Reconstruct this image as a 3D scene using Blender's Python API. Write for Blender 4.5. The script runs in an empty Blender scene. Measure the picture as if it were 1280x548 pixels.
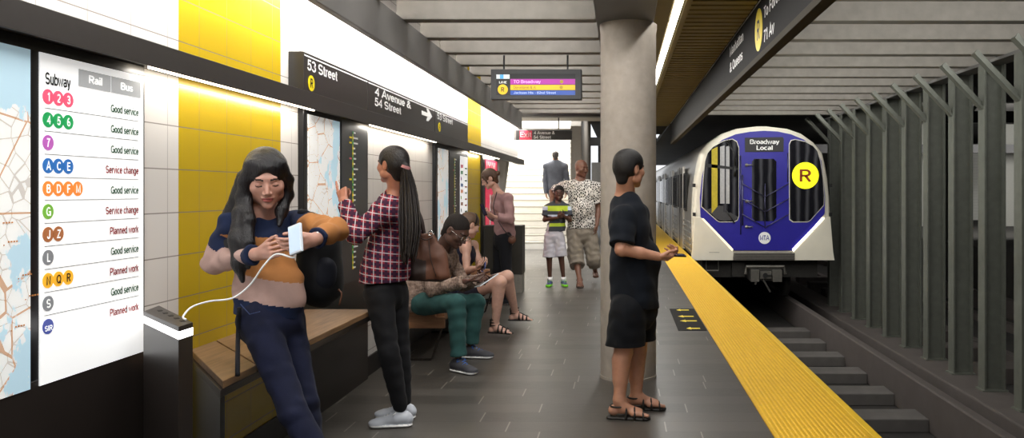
import bpy, math, random
import numpy as np
random.seed(4)
PI = math.pi
F = 1000.0            # focal length in pixels of the 1280 px wide frame
EYE = 1.42            # eye height
hz = lambda h: EYE + h
sc = bpy.context.scene
COL = sc.collection
V = lambda *a: np.array(a, dtype=float)
def P(px, py, y):     # a point at depth y seen at pixel (px, py)
    return V((px - 777) * y / F, y, EYE + (239 - py) * y / F)
def nrm(v):
    v = np.asarray(v, float); return v / max(1e-9, np.linalg.norm(v))

# ------------------------------------------------------------------ materials
MATS = {}
class NT:
    def __init__(s, name):
        m = bpy.data.materials.new(name); m.use_nodes = True
        s.m = m; s.t = m.node_tree; s.b = s.t.nodes['Principled BSDF']; s._co = None
    def n(s, kind, **kw):
        x = s.t.nodes.new(kind)
        for k, v in kw.items(): setattr(x, k, v)
        return x
    def link(s, a, b): s.t.links.new(a, b)
    def val(s, sock, v):
        if isinstance(v, (int, float)): sock.default_value = v
        elif isinstance(v, (tuple, list)): sock.default_value = tuple(v) + ((1,) if len(v) == 3 and len(sock.default_value) == 4 else ())
        else: s.link(v, sock)
    def co(s, which='Object'):
        if s._co is None: s._co = s.n('ShaderNodeTexCoord')
        return s._co.outputs[which]
    def wpos(s):
        return s.n('ShaderNodeNewGeometry').outputs['Position']
    def xyz(s, v=None):
        x = s.n('ShaderNodeSeparateXYZ'); s.link(v if v is not None else s.wpos(), x.inputs[0]); return x.outputs
    def math(s, op, a, b=0.0, c=None):
        x = s.n('ShaderNodeMath', operation=op); s.val(x.inputs[0], a); s.val(x.inputs[1], b)
        if c is not None: s.val(x.inputs[2], c)
        return x.outputs[0]
    def band(s, v, lo, hi):
        return s.math('MULTIPLY', s.math('GREATER_THAN', v, lo), s.math('LESS_THAN', v, hi))
    def mix(s, f, a, b):
        x = s.n('ShaderNodeMix', data_type='RGBA'); s.val(x.inputs[0], f); s.val(x.inputs[6], a); s.val(x.inputs[7], b)
        return x.outputs[2]
    def noise(s, scale, detail=3, vec=None, rough=.55, stretch=None):
        x = s.n('ShaderNodeTexNoise'); x.inputs['Scale'].default_value = scale; x.inputs['Detail'].default_value = detail
        x.inputs['Roughness'].default_value = rough
        v = vec if vec is not None else s.co()
        if stretch:
            mp = s.n('ShaderNodeMapping'); mp.inputs['Scale'].default_value = stretch; s.link(v, mp.inputs[0]); v = mp.outputs[0]
        s.link(v, x.inputs['Vector']); return x.outputs[0]
    def ramp(s, f, a, b):
        x = s.n('ShaderNodeMapRange'); s.link(f, x.inputs[0]); x.inputs[1].default_value = a; x.inputs[2].default_value = b
        return x.outputs[0]
    def bump(s, h, strength=.3, dist=.01):
        x = s.n('ShaderNodeBump'); x.inputs['Strength'].default_value = strength; x.inputs['Distance'].default_value = dist
        s.link(h, x.inputs['Height']); s.link(x.outputs[0], s.b.inputs['Normal'])
    def out(s, color, rough=.6, metal=0.0, spec=.5):
        s.val(s.b.inputs['Base Color'], color); s.val(s.b.inputs['Roughness'], rough); s.val(s.b.inputs['Metallic'], metal)
        s.b.inputs['Specular IOR Level'].default_value = spec
        return s.m
def mul(c, k): return tuple(min(1, x * k) for x in c)
def hexc(h):
    h = h.lstrip('#'); r = [int(h[i:i+2], 16) / 255 for i in (0, 2, 4)]
    return tuple(x / 12.92 if x <= .04045 else ((x + .055) / 1.055) ** 2.4 for x in r)
def M(name, color=None, rough=.6, metal=0.0, var=.12, scale=20, bump=0.0, bscale=None, spec=.5, stretch=None):
    """a procedural material: colour varied by noise, with an optional fine bump"""
    if name in MATS: return MATS[name]
    if isinstance(color, str): color = hexc(color)
    t = NT(name)
    nz = t.noise(scale, 4, stretch=stretch)
    c = t.mix(t.ramp(nz, .3, .7), mul(color, 1 - var), mul(color, 1 + var))
    if bump: t.bump(t.noise(bscale or scale * 4, 4, stretch=stretch), bump, .004)
    t.out(c, rough, metal, spec); MATS[name] = t.m
    return t.m
def EM(name, color, strength):
    if name in MATS: return MATS[name]
    if isinstance(color, str): color = hexc(color)
    t = NT(name)
    nz = t.noise(3, 2)
    c = t.mix(nz, mul(color, .985), color)
    t.link(c, t.b.inputs['Emission Color']); t.b.inputs['Emission Strength'].default_value = strength
    t.out(c, .35); MATS[name] = t.m
    return t.m

# ------------------------------------------------------------------ objects
def tag(o, label=None, cat=None, group=None, kind=None):
    if label: o['label'] = label
    if cat: o['category'] = cat
    if group: o['group'] = group
    if kind: o['kind'] = kind
    return o
def empty(name, loc, label=None, cat=None, group=None):
    o = bpy.data.objects.new(name, None); COL.objects.link(o); o.location = tuple(loc); o.empty_display_size = .1
    o.rotation_euler = (0, 0, 0); o['wl'] = [float(x) for x in loc]
    return tag(o, label, cat, group)
def wl(o):
    return V(*o['wl']) if o is not None and 'wl' in o else V(0, 0, 0)
def link_mesh(name, verts, faces, mats, parent=None, fm=None, smooth=False, bevel=0, loc=None):
    verts = np.asarray(verts, float).reshape(-1, 3)
    base = wl(parent) if parent is not None else (np.asarray(loc, float) if loc is not None else V(0, 0, 0))
    me = bpy.data.meshes.new(name)
    vv = verts - base
    if isinstance(faces, np.ndarray):
        n = len(faces); k = faces.shape[1]
        me.vertices.add(len(vv)); me.vertices.foreach_set('co', vv.astype(np.float32).ravel())
        me.loops.add(n * k); me.loops.foreach_set('vertex_index', faces.astype(np.int32).ravel())
        me.polygons.add(n); me.polygons.foreach_set('loop_start', np.arange(0, n * k, k, dtype=np.int32))
        me.polygons.foreach_set('loop_total', np.full(n, k, dtype=np.int32))
        me.update(calc_edges=True); me.validate()
    else:
        me.from_pydata([tuple(v) for v in vv], [], [tuple(f) for f in faces]); me.update()
    if not isinstance(mats, (list, tuple)): mats = [mats]
    for m in mats: me.materials.append(m)
    if fm is not None and len(fm) == len(me.polygons):
        me.polygons.foreach_set('material_index', np.asarray(fm, dtype=np.int32))
    if smooth: me.polygons.foreach_set('use_smooth', np.ones(len(me.polygons), dtype=bool))
    o = bpy.data.objects.new(name, me); COL.objects.link(o)
    if parent is not None:
        o.parent = parent; o['wl'] = [float(x) for x in base]
    else:
        o.location = tuple(base); o['wl'] = [float(x) for x in base]
    if bevel:
        b = o.modifiers.new('bevel', 'BEVEL'); b.width = bevel; b.segments = 2; b.limit_method = 'ANGLE'; b.angle_limit = .6
    me.update()
    return o
_txt = {}
# ------------------------------------------------------------------ plain grotesque lettering drawn as strokes (capitals 1 high)
def _arc(cx, cy, rx, ry, a0, a1, n=None):
    n = n or max(4, int(abs(a1-a0)/18)); return [(cx + rx*math.cos(math.radians(a0+(a1-a0)*i/n)), cy + ry*math.sin(math.radians(a0+(a1-a0)*i/n))) for i in range(n+1)]
def _glyphs():
    b, t, x = .07, .93, .66            # centre lines: baseline, cap height, x-height
    A = _arc; g = {}
    bowl = lambda cx, rx=.22: A(cx, (b+x)/2, rx, (x-b)/2, 0, 360, 20)
    g['A'] = (.78, [[(.06,b-.07),(.39,1),(.72,b-.07)], [(.17,.32),(.61,.32)]]); g['B'] = (.72, [[(.12,t),(.12,b)], [(.12,t),(.40,t)]+A(.40,.73,.2,.20,90,-90)+[(.12,.53)], [(.12,.53),(.42,.53)]+A(.42,.30,.22,.23,90,-90)+[(.12,b)]])
    g['C'] = (.76, [A(.40,.5,.31,.43,42,318)]); g['D'] = (.76, [[(.12,b),(.12,t),(.36,t)]+A(.36,.5,.32,.43,90,-90)+[(.12,b)]])
    g['E'] = (.66, [[(.60,t),(.12,t),(.12,b),(.61,b)], [(.12,.53),(.56,.53)]]); g['F'] = (.62, [[(.58,t),(.12,t),(.12,0)], [(.12,.50),(.52,.50)]])
    g['G'] = (.80, [A(.41,.5,.32,.43,45,330)[:-1]+[(.71,.25)], [(.45,.47),(.71,.47),(.71,0)]]); g['H'] = (.76, [[(.12,0),(.12,1)], [(.64,0),(.64,1)], [(.12,.53),(.64,.53)]])
    g['I'] = (.28, [[(.14,0),(.14,1)]]); g['J'] = (.58, [[(.44,1),(.44,.30)]+A(.25,.30,.19,.23,0,-180)]); g['L'] = (.58, [[(.12,1),(.12,b),(.55,b)]])
    g['M'] = (.90, [[(.12,0),(.12,.97),(.45,.1),(.78,.97),(.78,0)]]); g['N'] = (.76, [[(.12,0),(.12,.97),(.64,.03),(.64,1)]]); g['O'] = (.80, [A(.40,.5,.32,.43,0,360,28)])
    g['P'] = (.68, [[(.12,0),(.12,t),(.38,t)]+A(.38,.69,.23,.24,90,-90)+[(.12,.45)]]); g['Q'] = (.80, [A(.40,.5,.32,.43,0,360,28), [(.46,.26),(.74,.0)]])
    g['R'] = (.74, [[(.12,0),(.12,t),(.42,t)]+A(.42,.71,.21,.22,90,-90)+[(.12,.49)], [(.38,.49),(.66,0)]]); g['S'] = (.72, [A(.36,.70,.25,.23,25,250)+A(.37,.28,.26,.21,75,-160)])
    g['T'] = (.64, [[(.03,t),(.61,t)], [(.32,t),(.32,0)]]); g['X'] = (.68, [[(.06,0),(.62,1)], [(.06,1),(.62,0)]]); g['Z'] = (.66, [[(.07,t),(.58,t),(.07,b),(.60,b)]]); g['K'] = (.72, [[(.12,0),(.12,1)], [(.64,1),(.14,.42)], [(.30,.58),(.68,0)]])
    g['U'] = (.74, [[(.12,1),(.12,.35)]+A(.37,.33,.25,.26,180,360)+[(.62,1)]]); g['Y'] = (.68, [[(.05,1),(.34,.48),(.63,1)], [(.34,.5),(.34,0)]]); g['V'] = (.68, [[(.05,1),(.34,.04),(.63,1)]]); g['W'] = (1., [[(.05,1),(.27,.04),(.5,.96),(.73,.04),(.95,1)]])
    g['a'] = (.58, [A(.29,.50,.18,.16,155,0)+[(.47,.16),(.53,b)], [(.47,.40),(.28,.37)]+A(.24,.22,.15,.15,90,270)+[(.36,.10),(.47,.20)]]); g['b'] = (.60, [[(.12,0),(.12,1)], bowl(.32)]); g['c'] = (.54, [A(.30,.365,.21,.295,48,312)]); g['d'] = (.60, [[(.48,0),(.48,1)], bowl(.28)])
    g['e'] = (.58, [[(.09,.38),(.48,.38)]+A(.29,.365,.20,.295,5,320)]); g['f'] = (.32, [[(.16,0),(.16,.80)]+A(.27,.80,.11,.13,180,95)+[(.32,.93)], [(.02,x),(.31,x)]]); g['g'] = (.60, [bowl(.28), [(.48,.72),(.48,-.02)]+A(.28,-.02,.20,.17,0,-160)])
    g['h'] = (.58, [[(.12,0),(.12,1)], [(.12,.42)]+A(.29,.46,.17,.20,170,0)+[(.46,0)]]); g['i'] = (.25, [[(.125,0),(.125,.72)], [(.125,.86),(.125,1)]]); g['j'] = (.25, [[(.125,-.1),(.125,.72)], [(.125,.86),(.125,1)]]); g['k'] = (.54, [[(.12,0),(.12,1)], [(.47,.72),(.14,.34)], [(.25,.45),(.50,0)]])
    g['l'] = (.25, [[(.125,0),(.125,1)]]); g['m'] = (.88, [[(.12,0),(.12,.72)], [(.12,.44)]+A(.27,.48,.15,.18,170,0)+[(.43,0)], [(.43,.44)]+A(.59,.48,.16,.18,170,0)+[(.76,0)]]); g['n'] = (.58, [[(.12,0),(.12,.72)], [(.12,.42)]+A(.29,.46,.17,.20,170,0)+[(.46,0)]])
    g['o'] = (.58, [bowl(.29, .21)]); g['p'] = (.60, [[(.12,-.22),(.12,.72)], bowl(.32)]); g['r'] = (.38, [[(.12,0),(.12,.72)], [(.12,.42)]+A(.30,.44,.18,.22,170,90)+[(.36,.66)]]); g['s'] = (.52, [A(.26,.50,.16,.155,30,240)+A(.26,.22,.17,.15,70,-160)])
    g['t'] = (.33, [[(.16,.92),(.16,.18)]+A(.26,.18,.10,.11,180,270)+[(.32,.07)], [(.02,x),(.31,x)]]); g['u'] = (.58, [[(.12,.72),(.12,.27)]+A(.29,.26,.17,.19,180,360), [(.46,.72),(.46,0)]]); g['v'] = (.54, [[(.05,.72),(.27,.03),(.49,.72)]]); g['w'] = (.80, [[(.05,.72),(.23,.04),(.40,.68),(.57,.04),(.75,.72)]])
    g['x'] = (.54, [[(.05,0),(.49,.72)], [(.05,.72),(.49,0)]]); g['y'] = (.54, [[(.05,.72),(.28,.04)], [(.49,.72),(.24,-.10),(.10,-.17)]]); g['z'] = (.5, [[(.06,x),(.43,x),(.07,b),(.45,b)]]); g['q'] = g['d']
    g['1'] = (.56, [[(.12,.76),(.30,.82),(.36,1)], [(.36,.96),(.36,0)]]); g['2'] = (.60, [A(.30,.69,.22,.24,165,-30)+[(.09,.10)], [(.07,b),(.53,b)]]); g['3'] = (.60, [A(.29,.72,.20,.21,160,-80)+[(.24,.52)], [(.24,.52)]+A(.30,.295,.22,.225,90,-165)])
    g['4'] = (.60, [[(.43,0),(.43,.95),(.07,.30),(.56,.30)]]); g['5'] = (.60, [[(.51,t),(.17,t),(.11,.50)]+A(.29,.35,.22,.28,130,-160)]); g['6'] = (.60, [A(.30,.31,.21,.24,0,360,22), A(.34,.48,.25,.45,75,190)]); g['7'] = (.58, [[(.06,t),(.52,t),(.30,.5),(.20,0)]])
    g['8'] = (.60, [A(.30,.73,.18,.20,0,360,20), A(.30,.29,.22,.23,0,360,22)]); g['9'] = (.60, [A(.29,.69,.21,.24,0,360,22), A(.25,.52,.25,.45,10,-105)]); g['0'] = (.60, [A(.30,.5,.21,.43,0,360,24)])
    g['&'] = (.78, [[(.70,.02),(.24,.66)]+A(.35,.77,.14,.16,215,-30)+[(.20,.44)]+A(.29,.26,.20,.19,130,320)+[(.62,.46)]]); g['-'] = (.36, [[(.05,.38),(.31,.38)]]); g['.'] = (.25, [[(.125,0),(.125,.14)]]); g[' '] = (.30, []); g[','] = g['.']; g[':'] = g['.']
    return g
GLY = _glyphs()
def text_geo(body, bold=True):
    k = (body, bold)
    if k in _txt: return _txt[k]
    h = .083 if bold else .055; vs = []; fs = []; x = 0
    for ch in body:
        w, strokes = GLY.get(ch, GLY['-'])
        for s_ in strokes:
            p = [np.array(q, float) for q in s_]; closed = len(p) > 6 and np.linalg.norm(p[0]-p[-1]) < 1e-3; base = len(vs)
            for i in range(len(p)):
                a_ = p[i-1] if i else (p[-2] if closed else None); c_ = p[i+1] if i < len(p)-1 else (p[1] if closed else None)
                d0 = (p[i]-a_)/np.linalg.norm(p[i]-a_) if a_ is not None and np.linalg.norm(p[i]-a_) > 1e-6 else None; d1 = (c_-p[i])/np.linalg.norm(c_-p[i]) if c_ is not None and np.linalg.norm(c_-p[i]) > 1e-6 else None
                if d0 is None: d0 = d1
                if d1 is None: d1 = d0
                n0 = np.array([-d0[1], d0[0]]); n1 = np.array([-d1[1], d1[0]]); m = n0 + n1; L_ = np.linalg.norm(m); m = m/L_ if L_ > .3 else n0
                e = h/max(.55, float(m @ n0)); vs.append((x + p[i][0] + m[0]*e, p[i][1] + m[1]*e)); vs.append((x + p[i][0] - m[0]*e, p[i][1] - m[1]*e))
                if i: j = base + 2*i; fs.append((j-2, j-1, j+1, j))
        x += w
    _txt[k] = (np.array(vs), fs); return _txt[k]
class MB:
    def __init__(s): s.v = []; s.f = []; s.m = []
    def add(s, vs, fs, m=0):
        b = len(s.v); s.v += [tuple(map(float, v)) for v in vs]; s.f += [tuple(b + i for i in f) for f in fs]; s.m += [m] * len(fs); return s
    def box(s, x0, x1, y0, y1, z0, z1, m=0):
        if x0 > x1: x0, x1 = x1, x0
        if y0 > y1: y0, y1 = y1, y0
        if z0 > z1: z0, z1 = z1, z0
        vs = [(x0,y0,z0),(x1,y0,z0),(x1,y1,z0),(x0,y1,z0),(x0,y0,z1),(x1,y0,z1),(x1,y1,z1),(x0,y1,z1)]
        return s.add(vs, [(0,3,2,1),(4,5,6,7),(0,1,5,4),(1,2,6,5),(2,3,7,6),(3,0,4,7)], m)
    def obox(s, c, ax, ay, az, m=0):          # oriented box: centre and half-axis vectors
        c, ax, ay, az = [np.asarray(q, float) for q in (c, ax, ay, az)]
        vs = [c + i*ax + j*ay + k*az for k in (-1,1) for i, j in ((-1,-1),(1,-1),(1,1),(-1,1))]
        return s.add(vs, [(0,3,2,1),(4,5,6,7),(0,1,5,4),(1,2,6,5),(2,3,7,6),(3,0,4,7)], m)
    def bar(s, a, b, w, h, m=0, up=(0,0,1)):   # square bar from a to b
        a = np.asarray(a, float); b = np.asarray(b, float); d = nrm(b - a); u = np.asarray(up, float)
        if abs(np.dot(d, u)) > .98: u = V(0,1,0)
        r = nrm(np.cross(d, u)); u = np.cross(r, d)
        return s.obox((a+b)/2, (b-a)/2, r*w/2, u*h/2, m)
    def prism(s, pts, o, ax, ay, n, t, m=0):   # polygon in plane (ax, ay) at o extruded by n*t
        o, ax, ay, n = [np.asarray(q, float) for q in (o, ax, ay, n)]
        k = len(pts); a = [o + p[0]*ax + p[1]*ay for p in pts]; b = [q + n*t for q in a]
        area = sum(pts[i][0]*pts[(i+1)%k][1]-pts[(i+1)%k][0]*pts[i][1] for i in range(k))
        flip = (area > 0) != (np.dot(np.cross(ax, ay), n)*t > 0)
        f0 = tuple(range(k)); f1 = tuple(range(k, 2*k)); sides = [(i, (i+1)%k, (i+1)%k+k, i+k) for i in range(k)]
        fs = [f0[::-1], f1] + sides
        if flip: fs = [f[::-1] for f in fs]
        return s.add(a + b, fs, m)
    def tube(s, pts, r, n=8, m=0, closed=False):
        pts = [np.asarray(p, float) for p in pts]; k = len(pts); rs = r if hasattr(r, '__len__') else [r]*k
        vs = []; fs = []; u = None
        for i, p in enumerate(pts):
            d = nrm(pts[min(i+1, k-1)] - pts[max(i-1, 0)])
            if u is None: u = V(0,0,1) if abs(d[2]) < .9 else V(1,0,0)
            w = nrm(np.cross(d, u)); u = nrm(np.cross(w, d))
            for j in range(n):
                a = 2*PI*j/n; vs.append(p + rs[i]*(math.cos(a)*w + math.sin(a)*u))
        for i in range(k-1):
            for j in range(n):
                fs.append((i*n+j, i*n+(j+1)%n, (i+1)*n+(j+1)%n, (i+1)*n+j))
        fs += [tuple(range(n))[::-1], tuple((k-1)*n+j for j in range(n))]
        return s.add(vs, fs, m)
    def disc(s, c, ax, ay, r, t=.002, m=0, n=32):
        pts = [(r*math.cos(2*PI*i/n), r*math.sin(2*PI*i/n)) for i in range(n)]
        return s.prism(pts, c, ax, ay, np.cross(ax, ay), t, m)
    def text(s, body, o, ax, ay, w, h, m=0, align='l', bold=True, lift=.0015):
        """lettering whose capitals are h high, fitted to width w when given; o is the lower left corner (or right, centre)"""
        v, f = text_geo(body, bold)
        ch = 1.0
        x0, x1 = v[:,0].min(), v[:,0].max()
        sy = h / ch; sx = (w / (x1 - x0)) if w else sy*.96
        off = {'l': 0, 'r': -(x1-x0)*sx, 'c': -(x1-x0)*sx/2}[align]
        o, ax, ay = [np.asarray(q, float) for q in (o, ax, ay)]; n = np.cross(ax, ay)
        s.add([o + n*lift + ax*((p[0]-x0)*sx + off) + ay*(p[1]*sy) for p in v], f, m)
        return s
    def build(s, name, mats, parent=None, smooth=False, bevel=0, loc=None):
        return link_mesh(name, s.v, s.f, mats, parent, s.m, smooth, bevel, loc)

# ------------------------------------------------------------------ smooth bodies: blended implicit shapes turned into one surface
class SDF:
    def __init__(s, vox=.005): s.p = []; s.clips = []; s.vox = vox; s.wr = None
    def _add(s, fn, lo, hi, k, op): s.p.append((fn, np.asarray(lo, float), np.asarray(hi, float), k, op)); return s
    def cap(s, a, b, ra, rb=None, k=.012, op='+', squash=None):
        a = np.asarray(a, float); b = np.asarray(b, float); rb = ra if rb is None else rb
        d = b - a; L2 = max(1e-9, float(d @ d)); r = max(ra, rb)
        e = None
        if squash is not None: e = nrm(squash[0]); q = squash[1]
        def fn(X, Y, Z):
            x, y, z = X - a[0], Y - a[1], Z - a[2]
            t = np.clip((x*d[0] + y*d[1] + z*d[2]) / L2, 0, 1)
            x = x - t*d[0]; y = y - t*d[1]; z = z - t*d[2]
            if e is not None:
                g = x*e[0] + y*e[1] + z*e[2]
                return (np.sqrt(x*x + y*y + z*z + g*g*(1/q**2 - 1)) - (ra + (rb-ra)*t)) * (.5 + .5*q)
            return np.sqrt(x*x + y*y + z*z) - (ra + (rb-ra)*t)
        return s._add(fn, np.minimum(a, b) - r, np.maximum(a, b) + r, k, op)
    def ell(s, c, r, R=None, k=.012, op='+'):
        c = np.asarray(c, float); r = np.asarray(r, float) * np.ones(3); R = np.eye(3) if R is None else R
        h = np.sqrt(((R * r[None, :])**2).sum(1)); m = r.min()
        def fn(X, Y, Z):
            x, y, z = X - c[0], Y - c[1], Z - c[2]
            u = (x*R[0,0] + y*R[1,0] + z*R[2,0]) ; v = (x*R[0,1] + y*R[1,1] + z*R[2,1]); w = (x*R[0,2] + y*R[1,2] + z*R[2,2])
            k0 = np.sqrt((u/r[0])**2 + (v/r[1])**2 + (w/r[2])**2) + 1e-6
            k1 = np.sqrt((u/r[0]**2)**2 + (v/r[1]**2)**2 + (w/r[2]**2)**2) + 1e-6
            return k0*(k0-1)/k1
        return s._add(fn, c - h, c + h, k, op)
    def box(s, c, r, R=None, rd=.005, k=.004, op='+'):
        c = np.asarray(c, float); r = np.asarray(r, float); R = np.eye(3) if R is None else R
        h = (np.abs(R) * r[None, :]).sum(1)
        def fn(X, Y, Z):
            x, y, z = X - c[0], Y - c[1], Z - c[2]
            q = [np.abs(x*R[0,i] + y*R[1,i] + z*R[2,i]) - r[i] + rd for i in range(3)]
            return np.sqrt(sum(np.maximum(a, 0)**2 for a in q)) + np.minimum(np.maximum(np.maximum(q[0], q[1]), q[2]), 0) - rd
        return s._add(fn, c - h, c + h, k, op)
    def clip(s, p, n):     # keeps the side the normal points away from
        s.clips.append((np.asarray(p, float), nrm(n))); return s
    def solve(s):
        h = s.vox
        for q in getattr(s, 'hems', []): cuff(s, *q)
        pos = [p for p in s.p if p[4] == '+']
        lo = np.min([p[1] for p in pos], 0) - 4*h; hi = np.max([p[2] for p in pos], 0) + 4*h
        n = np.ceil((hi - lo) / h).astype(int) + 1
        G = np.full(tuple(n), .05, np.float32)
        ax = [(lo[i] + h*np.arange(n[i])).astype(np.float32) for i in range(3)]
        for fn, a, b, k, op in s.p:
            mg = k + 3*h
            i0 = np.clip(np.floor((a - mg - lo)/h).astype(int), 0, n-1); i1 = np.clip(np.ceil((b + mg - lo)/h).astype(int) + 1, 1, n)
            if (i1 <= i0).any(): continue
            sl = tuple(slice(i0[q], i1[q]) for q in range(3))
            X = ax[0][sl[0]][:,None,None]; Y = ax[1][sl[1]][None,:,None]; Z = ax[2][sl[2]][None,None,:]
            d = fn(X, Y, Z).astype(np.float32); g = G[sl]
            if op == '-': d = -d; 
            if op == '+':
                t = np.clip(.5 + .5*(d - g)/k, 0, 1); G[sl] = d*(1-t) + g*t - k*t*(1-t)
            else:
                t = np.clip(.5 - .5*(d - g)/k, 0, 1); G[sl] = d*(1-t) + g*t + k*t*(1-t)
        if s.wr:
            amp, fr, ph = s.wr
            X = ax[0][:,None,None]; Y = ax[1][None,:,None]; Z = ax[2][None,None,:]
            G = G + (amp*np.sin(fr*(.6*X + .9*Z + .4*Y) + ph + 1.6*np.sin(fr*.55*(Y - X + .35*Z)))*np.sin(fr*.4*(X+Y-1.1*Z) + ph)).astype(np.float32)
        for p, nn in s.clips:
            X = ax[0][:,None,None]; Y = ax[1][None,:,None]; Z = ax[2][None,None,:]
            G = np.maximum(G, ((X-p[0])*nn[0] + (Y-p[1])*nn[1] + (Z-p[2])*nn[2]).astype(np.float32))
        # surface nets
        S = G < 0
        c8 = [S[i:n[0]-1+i, j:n[1]-1+j, k:n[2]-1+k] for i in (0,1) for j in (0,1) for k in (0,1)]
        an = c8[0].copy(); al = c8[0].copy()
        for c in c8[1:]: an |= c; al &= c
        act = an & ~al
        I, J, K = np.nonzero(act)
        idx = np.full(act.shape, -1, np.int32); idx[I, J, K] = np.arange(len(I))
        acc = np.zeros((len(I), 3)); cnt = np.zeros(len(I))
        cor = [(i,j,k) for i in (0,1) for j in (0,1) for k in (0,1)]
        for a in cor:
            for axx in range(3):
                if a[axx] == 1: continue
                b = list(a); b[axx] = 1
                ga = G[I+a[0], J+a[1], K+a[2]]; gb = G[I+b[0], J+b[1], K+b[2]]
                m = (ga < 0) != (gb < 0)
                t = np.where(m, ga/np.where(m, ga-gb, 1), 0)
                pt = np.tile(np.array(a, float), (len(I), 1)); pt[:, axx] = t
                acc[m] += pt[m]; cnt[m] += 1
        vs = lo + h*(np.stack([I, J, K], 1) + acc/np.maximum(cnt, 1)[:, None])
        quads = []
        for axx in range(3):
            u, v = [(1,2),(2,0),(0,1)][axx]
            A = [slice(None)]*3; B = [slice(None)]*3
            A[axx] = slice(0, n[axx]-1); B[axx] = slice(1, n[axx])
            D = S[tuple(A)] != S[tuple(B)]
            q = np.stack(np.nonzero(D), 1)
            q = q[(q[:,u] > 0) & (q[:,v] > 0) & (q[:,u] < n[u]-1) & (q[:,v] < n[v]-1)]
            if not len(q): continue
            inside = S[tuple(q.T)]
            def cell(du, dv):
                c = q.copy(); c[:,u] -= du; c[:,v] -= dv; return idx[tuple(c.T)]
            Q = np.stack([cell(1,1), cell(0,1), cell(0,0), cell(1,0)], 1)
            Q[~inside] = Q[~inside][:, ::-1]
            quads.append(Q[(Q >= 0).all(1)])
        return vs, np.concatenate(quads)
def sdf_obj(name, sdfs, mats, parent=None, assign=None, smooth_it=1, loc=None):
    """one mesh object from one or several blended shapes; assign(centres) gives each face its material"""
    if not isinstance(sdfs, (list, tuple)): sdfs = [sdfs]
    VS = []; FS = []; off = 0
    for s in sdfs:
        v, f = s.solve()
        for _ in range(smooth_it):     # light relaxation
            acc = np.zeros_like(v); cn = np.zeros(len(v))
            for a, b in ((0,1),(1,2),(2,3),(3,0)):
                np.add.at(acc, f[:,a], v[f[:,b]]); np.add.at(acc, f[:,b], v[f[:,a]])
                np.add.at(cn, f[:,a], 1); np.add.at(cn, f[:,b], 1)
            v = v*.5 + .5*acc/np.maximum(cn,1)[:,None]
        VS.append(v); FS.append(f + off); off += len(v)
    v = np.concatenate(VS); f = np.concatenate(FS)
    fm = assign(v[f].mean(1)) if assign else None
    return link_mesh(name, v, f, mats, parent, fm, True, 0, loc)
# ------------------------------------------------------------------ people
def frame(fwd, roll=0.0):
    f = nrm(fwd); r = nrm(np.cross(f, (0,0,1))); u = np.cross(r, f)
    c, s_ = math.cos(roll), math.sin(roll)
    return np.stack([c*r + s_*u, f, -s_*r + c*u], 1)      # columns right, forward, up
class Head:
    def __init__(s, c, fwd, roll=0.0, size=1.0, shut=False): s.shut = shut; s.c = np.asarray(c, float); s.R = frame(fwd, roll); s.s = size
    def w(s, x, y, z): return s.c + s.R @ (V(x, y, z)*s.s)
    def l(s, p): return ((p - s.c) @ s.R) / s.s
    def skull(s, S, female=False):
        k = s.s; e = lambda c, r, kk=.012, op='+': S.ell(s.w(*c), V(*r)*k, s.R, kk*k, op)
        e((0,-.014,.034), (.073,.092,.078)); e((0,.022,-.012), (.062,.066,.078), .02)
        e((0,.028,-.06), (.047 if female else .052,.052,.044), .02); e((0,.064,-.09), (.021,.022,.018), .016)
        for x in (-1, 1):
            e((x*.040,.052,-.018), (.024,.026,.024), .016)
            e((x*.05,.01,-.06), (.016,.032,.022), .02)
        S.cap(s.w(-.03,.074,.026), s.w(.03,.074,.026), .012*k, k=.012*k)
        for x in (-1, 1): e((x*.031,.094,.004), (.018,.013,.011), .009, '-')
        for x in (-1, 1): e((x*.031,.0715,.003), (.0135,.0135,.0125), .001)
        S.cap(s.w(0,.082,.012), s.w(0,.104,-.024), .0065*k, .0095*k, .008*k)
        for x in (-1, 1): e((x*.011,.094,-.030), (.0085,.0105,.0075), .005)
        S.cap(s.w(-.018,.080,-.0525), s.w(.018,.080,-.0525), .0065*k, k=.004*k); e((0,.087,-.0525), (.016,.008,.0055), .004)
        e((0,.085,-.0625), (.018,.0095,.0068), .003); e((0,.098,-.0580), (.022,.012,.0012), .002, '-')
        for x in (-1, 1):
            e((x*.073,-.012,-.003), (.008,.019,.030), .004); e((x*.080,-.006,.0), (.004,.009,.016), .003, '-')
    def assign(s, c):
        """0 skin, 1 lips, 2 eye white, 3 iris, 4 brow"""
        L = s.l(c); x, y, z = np.abs(L[:,0]), L[:,1], L[:,2]
        out = np.zeros(len(c), int)
        lip = (y > .072) & (((x/.022)**2 + ((z+.0575)/.0085)**2) < 1)
        out[lip] = 1
        de = np.sqrt((x-.031)**2 + (y-.0715)**2 + (z-.003)**2)
        out[(de < .0146) & (y > .076) & (np.abs(z-.003) < .0066)] = 2
        out[(de < .0148) & (y > .076) & (((x-.031)**2 + (z-.003)**2) < .0056**2)] = 3
        if s.shut:
            out[out > 1] = 0; out[(y > .07) & (x > .019) & (x < .044) & (np.abs(z + .0035 - ((x-.031)/.013)**2*.003) < .0022)] = 4
        out[(y > .05) & (x > .013) & (x < .049) & (np.abs(z - .0235 - .004*np.sin((x-.013)*80)) < .0036)] = 4
        return out
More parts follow.
